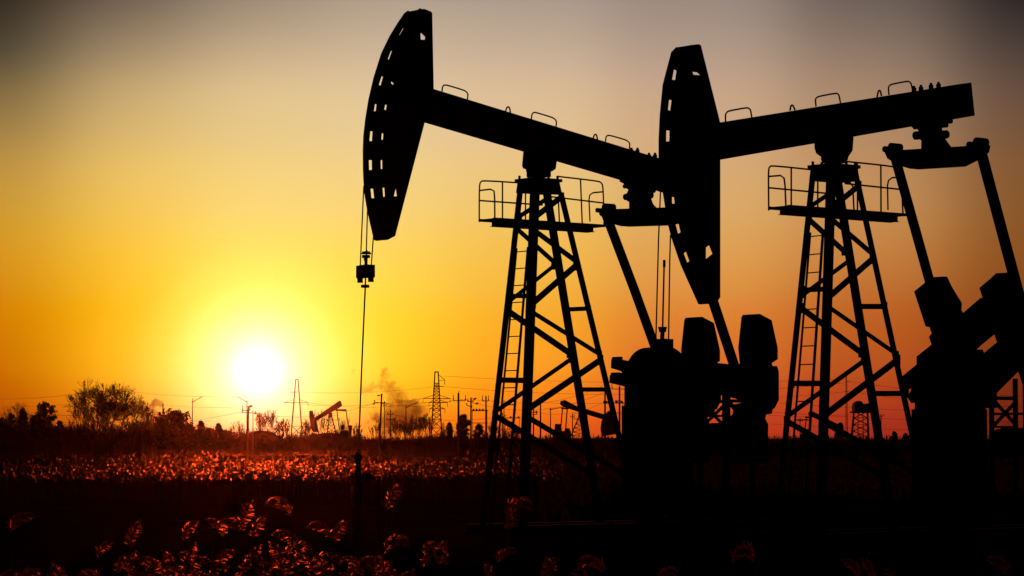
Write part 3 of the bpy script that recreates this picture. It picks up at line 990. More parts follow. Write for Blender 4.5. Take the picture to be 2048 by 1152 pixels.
evergreen(92, 805, 54, 500, 'tallest dark evergreen with a bumpy rounded top at the dark end of the treeline', 21, 'open')
evergreen(46, 816, 44, 520, 'dark pointed evergreen just beside the tallest rounded one', 22, 'cone')
evergreen(22, 826, 34, 540, 'low dark evergreen standing at the outer end of the treeline', 23, 'cone')
evergreen(119, 842, 16, 470, 'tiny evergreen in the gap between the rounded evergreen and the big bare tree', 24, 'open')
evergreen(348, 824, 80, 480, 'wide round evergreen mass beside the big bare tree under the drifting smoke', 25, 'round')
evergreen(402, 842, 30, 470, 'narrow bushy evergreen beside the street lamp, taller of two small ones', 26, 'cone')
evergreen(438, 848, 28, 460, 'small pointed evergreen directly below the setting sun, shorter of two', 27, 'cone')
evergreen(376, 850, 40, 470, 'low evergreen bush under the street lamp', 28, 'round')
evergreen(926, 829, 28, 430, 'ragged evergreen growing behind the thick utility pole', 29, 'open')
evergreen(899, 845, 20, 520, 'small evergreen just beside the lattice power tower with the side bracket', 30, 'cone')
evergreen(958, 848, 22, 520, 'small round tree between the two poles that carry the rack', 31, 'round')
evergreen(1789, 864, 22, 520, 'tiny evergreen on the skyline by the nearest tower\'s outer leg', 32, 'cone')
evergreen(1812, 868, 14, 520, 'tiniest evergreen bush on the skyline behind the brake bracket', 33, 'round')
evergreen(1445, 868, 30, 500, 'low bush glimpsed in the gap between the counterweights', 34, 'round')

evergreen(70, 831, 34, 515, 'low bushy evergreen squeezed between the pointed one and the tallest rounded one', 71, 'open')
evergreen(4, 836, 34, 530, 'low evergreen cut by the edge of the picture', 72, 'open')
evergreen(328, 843, 46, 500, 'low spreading evergreen at the foot of the smoking chimney', 73, 'open')
evergreen(418, 857, 34, 480, 'low dense bush in the dip between the two small evergreens under the sun', 74, 'open')
evergreen(452, 862, 30, 480, 'lowest dense bush right before the pole with the drum', 75, 'open')
RMIN[0] = .035
bare(148, 842, 56, 470, 'tangled bare thicket under the lattice mast', 76, depth=4, stems=6, name='bare_shrub', cat='shrub', spread=.45, r0=.08, grav=.05)
bare(205, 830, 66, 460, 'tangled bare thicket round the trunk of the big spreading tree', 77, depth=4, stems=6, name='bare_shrub', cat='shrub', spread=.45, r0=.08, grav=.05)
bare(262, 836, 60, 465, 'tangled bare thicket between the big spreading tree and the chimneys', 78, depth=4, stems=6, name='bare_shrub', cat='shrub', spread=.45, r0=.08, grav=.05)
RMIN[0] = .022
bare(222, 768, 150, 440, 'big spreading bare tree with a dense web of twigs at the field edge', 41, depth=7, spread=.62, trunk=.24, r0=.24)
bare(190, 778, 80, 455, 'tall bare tree crowding the mast side of the big spreading tree', 79, depth=6, spread=.6, trunk=.26, r0=.16)
bare(165, 790, 46, 480, 'bare tree wrapped round the thin lattice mast', 42, depth=5, r0=.12)
bare(268, 793, 70, 470, 'lower bare tree on the sunward side of the big spreading tree', 43, depth=6, r0=.14)
bare(300, 822, 40, 500, 'thin bare tree by the factory chimneys', 44, depth=5, r0=.1)
bare(30, 806, 70, 550, 'wispy bare tree rising behind the lowest dark evergreens', 80, depth=5, r0=.1)
bare(60, 812, 50, 560, 'faint bare crown showing above the dark evergreens', 45, depth=5, r0=.1)
S = [(478,842,34,520,4),(520,822,30,540,5),(540,818,40,540,5),(566,838,30,530,4),(612,838,30,560,4),(640,822,36,600,5),(690,836,32,560,4),(712,846,22,520,4),
     (752,838,26,480,4),(800,836,44,500,6),(826,828,48,490,6),(850,828,44,500,6),(889,846,30,510,5),(985,846,30,520,5),(1030,852,40,540,4),(1010,850,26,500,4),
     (1255,852,30,540,4),(130,850,30,450,5),(345,818,14,520,3)]
SL = ['low bare shrub on the crest beneath the sun','slender bare saplings rising just past the pole with the lamp','tallest bare saplings between the sun pole and the first lattice tower',
      'bare shrub beside the foot of the lattice tower nearest the sun','thin bare shrub between the lattice tower and the small distant pumpjack','bare saplings behind the beam of the small pumpjack nearest the sun',
      'bare twigs over the counterweights of the small pumpjack nearest the sun','short bare shrub just before the polished rod','sparse bare shrub at the foot of the leaning utility pole',
      'rounded bare bush under the rising steam','densest bare bush under the thick part of the steam','bare bush touching the lattice power tower','low bare bush between the lattice power tower and the thick pole',
      'dull bare bush under the transformer rack','bare scrub seen through the tower legs of the further pumpjack','bare twigs by the gantry behind the first tower leg',
      'bare twigs in front of the gear reducer','low tangled shrub between the dark evergreens and the big bare tree','wisp of a bare sapling above the round evergreen']
RMIN[0] = .035
for i, ((px, pt, pw, Y, st), lab) in enumerate(zip(S, SL)):
    bare(px, pt, pw, Y, lab, 60 + i, depth=4, stems=st, name='bare_shrub', cat='shrub', spread=.40, r0=.075, grav=.07)

# undergrowth along the bank
rg = random.Random(77); m = MB()
TX = [-400,0,110,135,200,260,330,400,460,500,545,580,620,690,715,740,790,860,1000,1200,2300]
TY = [838,840,844,848,849,847,841,852,859,856,857,868,861,861,868,879,875,869,870,874,876]
for i in range(2700):
    x = rg.uniform(-130, 150); Y = rg.uniform(505, 575)
    pxx = 1024 + x / Y * F
    h = 2.8 + (880 - np.interp(pxx, TX, TY)) * Y / F + (rg.uniform(-1.1, .35) if pxx < 700 else rg.uniform(-.9, .75)) + .25 * math.sin(x * .9)
    for j in range(9):
        p = Vector((x + rg.gauss(0, .8), Y + rg.gauss(0, .8), 0)); e = p + Vector((rg.gauss(0, .35), rg.gauss(0, .3), h * rg.uniform(.5, 1.05)))
        w = Vector((rg.uniform(.03, .07), 0, 0)); mid = p.lerp(e, .6) + Vector((rg.gauss(0, .15), 0, 0))
        m.add([p - w*2, p + w*2, mid + w*1.6, mid - w*1.6], [(0,1,2,3)]); m.add([mid - w*1.6, mid + w*1.6, e + w*.3, e - w*.3], [(0,1,2,3)])
    foliage(m, [(Vector((x, Y, h * .45)), h * .48)], 1, 26, rg, .34)
tag(m.build('undergrowth', BUSH), 'dark scrub and dry undergrowth along the far bank', 'undergrowth', kind='stuff')

rg = random.Random(78); m = MB()  # scrub added in place of dim reeds, to keep this side black
for i in range(2600):
    Y = 1 / rg.uniform(1/360, 1/88); pxx = rg.uniform(1120, 2500)
    if pxx < 1240 and rg.random() > (pxx - 1100) / 140: continue
    x = (pxx - 1024) / F * Y; h = rg.uniform(1.0, 1.75) + .25 * math.sin(x * .4)
    for j in range(7):
        p = Vector((x + rg.gauss(0, .5), Y + rg.gauss(0, .5), -.1)); e = p + Vector((rg.gauss(0, .3), rg.gauss(0, .3), h * rg.uniform(.5, 1.05)))
        w = Vector((rg.uniform(.012, .03), 0, 0))
        m.add([p - w*2, p + w*2, e + w*.4, e - w*.4], [(0,1,2,3)])
    foliage(m, [(Vector((x, Y, h * .4)), h * .5)], 1, 22, rg, .2)
tag(m.build('undergrowth', BUSH), 'low scrub added to darken the field behind the nearest pumpjack', 'undergrowth', kind='stuff')

# ------------------------------------------------------------------ poles, lamps, towers
def at_px(px, py, Y, X0, z0=0):
    p = W(px, py, Y); return Vector((p.x - X0, 0, p.z - z0))

def pole(px, ptop, Y, wpx, label, arms=(), blobs=(), base_px=None, name='utility_pole', mt=None, spike=None):
    bx = W(base_px or px, 880, Y).x
    root = empty(name, (bx, Y, 0), label, 'utility pole', 'utility poles on the horizon')
    A = lambda x, y: at_px(x, y, Y, bx)
    r = wpx / F * Y / 2 * 1.2
    t = A(px, ptop)
    m = MB(); m.tube([(0, 0, -.3), t], [r * 1.15, r * .8], 10)
    if spike: m.tube([t, A(*spike)], r * .3, 6)
    m.build('shaft', mt or CONC, root)
    for a in arms:
        (x0_, y0_, x1_, y1_) = a[:4]; up = a[4] if len(a) > 4 else 0
        m = MB(); m.bar(A(x0_, y0_) + Vector((0, -.16, 0)), A(x1_, y1_) + Vector((0, -.16, 0)), .09, .11)
        n = 3
        ends = ((x0_, y0_), (x1_, y1_)) if up else tuple((x0_ + (x1_-x0_)*t_, y0_ + (y1_-y0_)*t_) for t_ in (.04, .96))
        for (ex, ey) in ends:
            e = A(ex, ey) + Vector((0, -.16, 0))
            m.tube([e, e + Vector((0, 0, .32 + up * .5))], .05, 6); m.tube([e + Vector((0,0,.12)), e + Vector((0,0,.24))], .1, 8)
        m.build('crossarm', STEEL2, root)
    for b in blobs:
        bx_, by_, br = b; p = A(bx_, by_); rr_ = br / F * Y
        m = MB(); d = Vector((rr_, 0, rr_ * .35))
        m.tube([p - d*1.1, p - d*.4, p, p + d*.4, p + d*1.1], [rr_*.3, rr_*.8, rr_*.5, rr_*.8, rr_*.3], 8)
        m.bar(p, Vector((t.x * p.z / t.z, 0, p.z + .1)), .05, .05)
        m.build('insulator', CONC, root)
    return root

pole(763.5, 787, 400, 3.4, 'leaning thick utility pole just past the polished rod', [(748,804,770,807)], [(757,791,2.2),(748,807,2.2),(769,806,2)], base_px=757.5)
pole(781, 820, 480, 2.2, 'short utility pole with two crossarms in front of the steam', [(775,829,786,829),(773,839.5,791,839.5)], [])
pole(917, 786, 400, 3.8, 'thick utility pole with one upturned crossarm', [(907,801.5,931,801.5,1)], [], spike=(919, 782))
pole(942, 795, 420, 3.0, 'utility pole with insulators on the sunward post of the rack', [(935,803,947,803),(933,810,944,815)], [(950,797.5,2.6),(954,807,2.6)])
pole(972, 793, 420, 3.0, 'utility pole with a short upturned crossarm on the outer post of the rack', [(965,802,977,802,1)], [], spike=(970.5, 790))
pole(497, 812, 420, 3.2, 'utility pole with a drum and crossarm directly under the sun', [(484,825,512,826),(485,821,500,821,1)], [(502,812.5,3),(511,827,2.2)], base_px=495)
pole(506, 820, 460, 1.6, 'thin pole standing behind the pole with the drum', [])
pole(769, 806, 520, 1.6, 'thin bare pole between the leaning pole and the short one', [(766,812,773,811)])
pole(1005, 826, 480, 2.0, 'short pole behind the outer leg of the further tower', [(1000,833,1011,833)])
pole(1067, 815, 450, 2.6, 'utility pole with insulators seen through the further tower', [(1061,825,1073,825),(1062,829,1074,829)], [(1073,824,2)])
pole(1081, 808, 430, 2.8, 'plain tall pole seen through the further tower', [])
pole(1145, 826, 520, 1.8, 'thin short pole beyond the distant pumpjack with the drooping beam', [(1141,834,1149,834)])
pole(1210, 768, 400, 3.2, 'tall pole behind the outer leg of the further tower', [(1207,806,1216,806)])
pole(1239, 772, 400, 3.4, 'tall pole with a wide crossarm beside the clamped crank end', [(1224,778,1250,778,1)], [(1224,803,2.2),(1232,802,2.2),(1241,803,2.2)])
pole(1762, 828, 520, 2.0, 'short pole peeking past the nearest tower\'s inner leg', [(1758,833,1767,832)])
pole(1600, 835, 520, 1.6, 'thin short pole seen through the nearest tower\'s ladder', [(1596,842,1605,842)])
pole(1008, 800, 520, 1.8, 'tall slim pole between the sloping legs beside the ladder', [(1004,806,1012,806)])

def rack(px0, px1, Y, y_top, y_low, label, nb=5):
    bx = W((px0+px1)/2, 880, Y).x
    root = empty('transformer_rack', (bx, Y, 0), label, 'transformer rack', 'racks between utility poles')
    A = lambda x, y: at_px(x, y, Y, bx)
    m = MB(); m.bar(A(px0, y_top) + Vector((0,-.25,0)), A(px1, y_top) + Vector((0,-.25,0)), .12, .14); m.bar(A(px0, y_low) + Vector((0,-.25,0)), A(px1, y_low) + Vector((0,-.25,0)), .1, .1)
    for x in (px0 + 2, px1 - 2): m.bar(A(x, y_top) + Vector((0,-.25,0)), Vector((A(x, y_top).x, -.25, 0)), .07, .07)
    m.build('frame', STEEL2, root)
    for i in range(nb):
        p = A(px0 + 4 + (px1 - px0 - 8) * i / (nb - 1), y_top) + Vector((0, -.25, 0))
        m = MB(); m.tube([p + Vector((0,0,.05)), p + Vector((0,0,.22)), p + Vector((0,0,.3))], [.14,.16,.08], 8); m.build('insulator', CONC, root)
rack(943, 976, 421, 821.5, 846, 'long rack of insulators slung between two utility poles')
rack(1208, 1248, 401, 806, 826, 'rack of insulators between two tall poles beside the further tower', 4)
rack(1002, 1041, 480, 836, 858, 'low gantry frame seen between the legs of the further tower', 3)

def lamp(px, ptop, ax, ay, Y, label, low=None):
    bx = W(px, 880, Y).x
    root = empty('street_lamp', (bx, Y, 0), label, 'street lamp', 'street lamps on the horizon')
    A = lambda x, y: at_px(x, y, Y, bx)
    m = MB(); m.tube([(0,0,-.2), A(px, ptop)], [.13, .08], 8); m.build('lamp_post', STEEL2, root)
    t = A(px, low or ptop + 4); e = A(ax, ay)
    m = MB(); m.tube([t - (e - t)*.15, t, e], [.06, .07, .06], 6)
    m.build('arm', STEEL2, root)
    m = MB(); d = (e - t).normalized(); m.bar(t + (e-t)*.1 + Vector((0,0,-.03)), t + (e-t)*.42 + Vector((0,0,.03)), .3, .16); m.bar(e - d*.2, e + d*1.0, .32, .12)
    m.build('lamp_head', STEEL2, root)
lamp(385, 797, 396, 798, 560, 'street lamp with its arm towards the sun, between the evergreens', 804)
lamp(494, 802, 484, 798.5, 540, 'street lamp with its arm away from the sun, over the pole with the drum', 804)
lamp(812, 809, 828, 808, 540, 'street lamp in front of the steam cloud', 815)
lamp(1101, 815, 1117, 816, 520, 'street lamp seen through the tower of the further pumpjack', 819)

def lattice(px, ptop, Y, top_w, base_w, label, arms, seed, name='power_tower', lat_from=.45, bracket=None, lw=1.8):
    bx = W(px, 880, Y).x
    root = empty(name, (bx, Y, 0), label, 'power tower', 'lattice towers on the horizon')
    A = lambda x, y: at_px(x, y, Y, bx)
    H = W(px, ptop, Y).z; tw = top_w / F * Y / 2; bw = base_w / F * Y / 2
    k = lambda z: bw + (tw - bw) * z / H
    th = lw / F * Y
    m = MB()
    for sx in (-1, 1):
        for sy in (-1, 1):
            m.bar((sx*bw, sy*bw*.6, -.2), (sx*tw, sy*tw*.6, H), th, th)
    m.bar((-tw - th/2, 0, H), (tw + th/2, 0, H), th*1.5, th)
    m.build('legs', STEEL2, root)
    m = MB(); z = 0.0; i = 0
    while z < H * .985:
        st = max(1.0, k(z) * (1.7 if z < H*.35 else 1.1)); z2 = min(H, z + st)
        t2 = th * .45
        for sy in (-.6, .6):
            m.bar((-k(z), k(z)*sy, z), (k(z2), k(z2)*sy, z2), t2, t2); m.bar((k(z), k(z)*sy, z), (-k(z2), k(z2)*sy, z2), t2, t2)
            m.bar((-k(z2), k(z2)*sy, z2), (k(z2), k(z2)*sy, z2), t2, t2)
        z = z2
        if lat_from and z > H * lat_from: break
    m.build('bracing', STEEL2, root)
    for x0_, x1_, y in arms:
        p, q = A(x0_, y), A(x1_, y); m = MB(); t2 = th * .6
        m.bar(p, q, t2, t2)
        c = (p + q) / 2
        rise = Vector((0, 0, (q - p).length * .12))
        if (q-p).length > 5:
            m.bar(p, Vector((-k(p.z), 0, p.z)) + rise, t2*.7, t2*.7); m.bar(q, Vector((k(q.z), 0, q.z)) + rise, t2*.7, t2*.7)
            for e in (p, q): m.tube([e, e - Vector((0,0,1.6))], .1, 5)
        m.build('crossarm', STEEL2, root)
    if bracket:
        m = MB(); P = [A(x, y) for x, y in bracket]
        for a, b in zip(P[:-1], P[1:]): m.bar(a, b, th*.5, th*.5)
        m.bar(P[1], A(bracket[0][0], bracket[0][1] + 11), th*.4, th*.4)
        m.build('bracket', STEEL2, root)
    return root
lattice(593.3, 759, 1150, 4.6, 26, 'tall narrow lattice power tower right beside the setting sun', [(580,596,784),(568,616,805)], 1, lat_from=.3)
lattice(873, 744, 1050, 6.5, 24, 'tall lattice power tower with a side bracket past the steam', [(870,887,773),(846,900,797),(858,895,805),(859,890,817.5)], 2, lat_from=.83, lw=2.3, bracket=[(878,750),(890,760),(889,769)])
lattice(168, 762, 1000, 2.6, 4.6, 'slim lattice mast rising out of the bare tree', [(164,172,770),(163,173,785)], 3, name='lattice_mast', lat_from=.97, lw=.8)
lattice(1693.5, 753, 900, 2.0, 4.5, 'slim tapering lattice mast seen through the nearest tower', [(1687,1700,762),(1686,1699,783)], 4, name='lattice_mast', lat_from=.97, lw=.7)

def wire(a, b, Ya, Yb, sag, label, r=.028, group='power lines across the sky'):
    p = W(a[0], a[1], Ya); q = W(b[0], b[1], Yb); n = 24; pts = []
    for i in range(n + 1):
        t = i / n; c = p.lerp(q, t); c.z -= sag * 4 * t * (1 - t); pts.append(c)
    o = p.copy()
    m = MB(); m.tube([c - o for c in pts], [r * (W(0,0,1).y*0 + 1)] * (n + 1), 4)
    ob = m.build('power_line', STEEL2, None, loc=o)
    tag(ob, label, 'power line', group)
WL = [
 ((593,784),(873,773),1150,1050,1.2,.045,'upper cable strung between the two tall lattice towers'),
 ((568,805),(846,797),1150,1050,2.0,.05,'lower cable strung from the outer arm tips of the two lattice towers'),
 ((616,805),(900,797),1150,1050,2.6,.05,'lower cable strung between the inner arms of the two lattice towers'),
 ((168,770),(593,784),1000,1150,3.0,.05,'upper cable from the slim mast in the bare tree to the tower by the sun'),
 ((163,785),(568,805),1000,1150,3.5,.05,'lower cable from the slim mast in the bare tree to the tower by the sun'),
 ((-150,788),(164,786),1000,1000,2.0,.05,'highest cable over the dark evergreens'),
 ((-150,810),(172,806),900,1000,1.0,.05,'second highest cable over the dark evergreens'),
 ((-150,822),(240,829),700,700,.6,.045,'thick low cable touching the tops of the dark evergreens'),
 ((-150,838),(420,842),700,700,.6,.04,'lowest cable passing behind the dark evergreens'),
 ((887,752),(1693,758),1050,900,1.8,.05,'highest cable running from the lattice tower over to the slim mast'),
 ((900,797),(1700,783),1050,900,2.8,.05,'cable from the wide arm of the lattice tower to the slim mast'),
 ((887,773),(1699,765),1050,900,3.4,.05,'cable from the short arm of the lattice tower to the slim mast'),
 ((1693,762),(2200,790),900,900,2.0,.05,'highest cable leaving the slim mast for the dark side'),
 ((1699,783),(2200,812),900,900,2.0,.05,'second cable leaving the slim mast for the dark side'),
 ((1560,806),(2200,826),800,800,1.0,.045,'middle cable crossing the red sky behind the nearest pumpjack'),
 ((1540,824),(2200,843),760,760,1.0,.04,'low cable crossing the red sky behind the nearest pumpjack'),
 ((1540,848),(2200,864),700,700,.7,.035,'lowest cable crossing the red sky behind the nearest pumpjack'),
 ((512,826),(748,806),420,400,1.2,.022,'cable from the pole with the drum to the leaning pole'),
 ((484,824),(100,846),420,460,1.2,.022,'cable from the pole with the drum back over the evergreens'),
 ((769,806),(907,800),400,400,.7,.022,'cable from the leaning pole to the thick pole'),
 ((757,791),(935,797),400,420,.8,.022,'top cable from the leaning pole to the rack pole'),
 ((781,829),(1005,833),480,480,.8,.024,'cable from the short pole behind the steam to the pole in the tower'),
 ((977,801),(1210,770),420,400,1.4,.022,'rising cable from the rack pole to the tall pole'),
 ((931,800),(1224,777),400,400,2.2,.022,'sagging cable from the thick pole to the wide crossarm'),
 ((1073,825),(1207,806),450,400,.8,.022,'low cable between the pole in the tower and the tall pole'),
 ((1250,777),(1760,820),400,520,2.4,.025,'long cable from the wide crossarm to the short pole past the nearest tower'),
 ((616,848),(1005,852),520,520,.5,.022,'lowest cable just above the bank by the small pumpjack'),
]
for a, b, ya, yb, sag, r, lab in WL: wire(a, b, ya, yb, sag, lab, r * .8)

# ------------------------------------------------------------------ distant pumpjacks
def far_pump(Y, D, label):
    bx = W(D['c'], 880, Y).x
    root = empty('pumpjack', (bx, Y, 0), label, 'pumpjack', 'small pumpjacks on the horizon')
    A = lambda x, y: at_px(x, y, Y, bx)
    def pr(pts): 
        q = [A(x, y) for x, y in pts]; return [(a.x, a.z) for a in q]
    def part(name, polys, t, mt=STEEL, y=0.0):
        m = MB()
        for p in polys: m.prism(pr(p), y - t/2, y + t/2)
        return m.build(name, mt, root)
    part('horsehead', [D['head']], .6)
    part('walking_beam', [D['beam']], .45)
    tl, tr_, ty = D['top']; bl, br, by = D['base']
    a0, a1, b0, b1 = A(tl, ty), A(tr_, ty), A(bl, by), A(br, by)
    for y in (-1, 1):
        for p, q in ((a0, b0), (a1, b1)):
            q = p + (q - p) * ((0 - p.z) / (q.z - p.z))
            m = MB(); m.bar(p + Vector((0, y*.25, 0)), q + Vector((0, y*.9, 0)), .2, .2); m.build('leg', STEEL, root)
    m = MB(); n = 5
    for i in range(n):
        t0, t1 = i / n, (i + 1) / n
        for y0_ in (-1, 1):
            pa = a0.lerp(b0, t0) + Vector((0, y0_*(.25+.5*t0), 0)); pb = a1.lerp(b1, t1) + Vector((0, y0_*(.25+.5*t1), 0))
            pc = a1.lerp(b1, t0) + Vector((0, y0_*(.25+.5*t0), 0)); pd = a0.lerp(b0, t1) + Vector((0, y0_*(.25+.5*t1), 0))
            m.bar(pa, pb, .1, .1) if (i + (y0_ > 0)) % 2 else m.bar(pc, pd, .1, .1)
            m.bar(pd, pb, .08, .08)
    m.build('bracing', STEEL, root)
    if 'deck' in D:
        x0_, x1_, y = D['deck']; m = MB(); p, q = A(x0_, y), A(x1_, y)
        m.box((p.x, -.6, p.z - .06), (q.x, .6, p.z + .06)); 
        for xx in (p.x, (p.x+q.x)/2, q.x):
            for yy in (-.58, .58): m.bar((xx, yy, p.z), (xx, yy, p.z + 1), .05, .05)
        for yy in (-.58, .58): m.bar((p.x, yy, p.z + 1), (q.x, yy, p.z + 1), .05, .05)
        m.build('platform', STEEL, root)
    part('centre_bearing', [D['bearing']], .7, IRON)
    part('equalizer_bar', [D['equal']], .4)
    for y, (p, q) in zip((-1.2, 1.2), D['pit']):
        m = MB(); m.bar(A(*p), A(*q), .2, .22); m.build('pitman_arm', STEEL, root)
    for y, w in zip((-1.0, 1.0), D['weights']):
        m = MB(); m.prism(pr(w), y - .2, y + .2); m.build('counterweight', IRON, root)
    part('gear_reducer', [D['gear']], 1.2, IRON)
    return root
e5 = lambda pts: [(350 + a/5.12, 720 + b/5.12) for a, b in pts]
far_pump(640, dict(c=662,
    head=e5([(1375,525),(1383,518),(1410,518),(1432,600),(1450,640),(1470,735),(1415,740),(1385,650),(1375,590)]),
    beam=e5([(1425,595),(1685,415),(1700,425),(1712,465),(1690,485),(1435,630)]),
    top=(658.5,664.5,836), base=(654,673,870), deck=(649,675,840), bearing=e5([(1575,535),(1610,540),(1612,590),(1565,595)]),
    equal=e5([(1645,503),(1755,503),(1757,522),(1740,524),(1645,522)]) ,
    pit=[((673.8,821),(679,860)),((692,821),(697,856))],
    weights=[e5([(1703,668),(1732,668),(1728,790),(1690,790)]), e5([(1775,668),(1812,668),(1805,790),(1768,790)])],
    gear=e5([(1690,760),(1710,735),(1745,715),(1775,720),(1790,790),(1790,960),(1690,960)])),
    'small distant pumpjack with its beam pointing up to the right, silhouetted close to the sun')
far_pump(520, dict(c=1160,
    head=[(1215,823),(1221,820),(1227,821),(1234,833),(1236,848),(1234,868),(1203,873),(1201,858),(1203,842)],
    beam=[(1121,802),(1130,800),(1154,812.5),(1220,832),(1219,843),(1154,823),(1126.7,814),(1120,809)],
    top=(1158,1164,832), base=(1142,1180,872), deck=(1148,1175,838), bearing=[(1157,823),(1166,826),(1166,835),(1156,835)],
    equal=[(1122,815),(1137,816),(1137,819),(1122,818)],
    pit=[((1125,817),(1121,862)),((1134.5,817),(1131,862))],
    weights=[[(1110,848),(1122,848),(1124,864),(1108,864)], [(1130,856),(1140,857),(1140,870),(1128,870)]],
    gear=[(1106,862),(1142,862),(1142,895),(1106,895)]),
    'distant pumpjack seen through the further tower, its beam drooping towards the tall poles')
far_pump(620, dict(c=1645,
    head=[(1673,849),(1679,845),(1684,845),(1687,852),(1688,876),(1668,876),(1671,860)],
    beam=[(1617,824),(1622,821),(1630,825),(1675,848),(1675,856),(1617,831)],
    top=(1643,1648,842), base=(1636,1656,876), bearing=[(1642,836),(1650,839),(1649,845),(1641,845)],
    equal=[(1610,833),(1622,833),(1622,836),(1610,836)],
    pit=[((1613,834),(1609,866)),((1620,834),(1617,866))],
    weights=[[(1602,856),(1609,856),(1609,872),(1602,872)], [(1612,858),(1620,858),(1620,874),(1612,874)]],
    gear=[(1600,868),(1624,868),(1624,892),(1600,892)]),
    'tiny distant pumpjack glimpsed between the legs of the nearest tower')

def end_on(Y):
    bx = W(1721, 880, Y).x
    root = empty('pumpjack', (bx, Y, 0), 'distant pumpjack seen end-on as a square lattice stand with a lump on top', 'pumpjack', 'small pumpjacks on the horizon')
    A = lambda x, y: at_px(x, y, Y, bx)
    for x0_, x1_ in ((1708, 1703), (1735, 1737)):
        for y in (-1, 1):
            p = A(x0_, 823); q = A(x1_, 878); q = p + (q - p) * ((0 - p.z) / (q.z - p.z))
            m = MB(); m.bar(p + Vector((0, y*.6, 0)), q + Vector((0, y*1.4, 0)), .24, .24); m.build('leg', STEEL, root)
    m = MB()
    for i in range(5):
        ya, yb = 823 + i * 13, 836 + i * 13; s = i * 1.1
        for y in (-.8, .8):
            m.bar(A(1708 - s, ya) + Vector((0,y,0)), A(1735 + s*.5, yb) + Vector((0,y,0)), .1, .1); m.bar(A(1735 + s*.5, ya) + Vector((0,y,0)), A(1708 - s, yb) + Vector((0,y,0)), .1, .1)
            m.bar(A(1708 - s, yb) + Vector((0,y,0)), A(1735 + s*.5, yb) + Vector((0,y,0)), .1, .1)
    for xx in (1716, 1726): m.bar(A(xx, 823), Vector((A(xx, 823).x, 0, 0)), .14, .14)
    m.build('bracing', STEEL, root)
    m = MB(); P = [A(x, y) for x, y in [(1707,824),(1706,812),(1709,805),(1714,802),(1721,803),(1724,808),(1734,807),(1739,811),(1740,824)]]
    m.prism([(p.x, p.z) for p in P], -2.4, 2.4); m.build('walking_beam', STEEL, root)
    m = MB(); P = [A(x, y) for x, y in [(1701,823),(1742,823),(1742,826),(1701,826)]]
    m.prism([(p.x, p.z) for p in P], -1.6, 1.6); m.build('platform', STEEL, root)
end_on(600)

# ------------------------------------------------------------------ factory chimneys and their smoke
def chimney(px, ptop, w, Y, label):
    bx = W(px, 880, Y).x; H = W(px, ptop, Y).z; r = w / F * Y / 2
    root = empty('chimney', (bx, Y, 0), label, 'chimney', 'factory chimneys on the horizon')
    m = MB(); m.tube([(0,0,-.5),(0,0,H*.5),(0,0,H)], [r*1.5, r*1.15, r], 16); m.build('stack', CONC, root)
    m = MB(); m.tube([(0,0,H-.1),(0,0,H+.9)], r*1.18, 16); m.build('rim', STEEL2, root)
chimney(325.5, 811, 2.4, 1500, 'tallest factory chimney with smoke drifting from its top')
chimney(316, 830, 2.0, 1500, 'shorter factory chimney next to the smoking one')
chimney(303, 833, 2.2, 1500, 'low factory chimney hidden in the grey smoke bank')

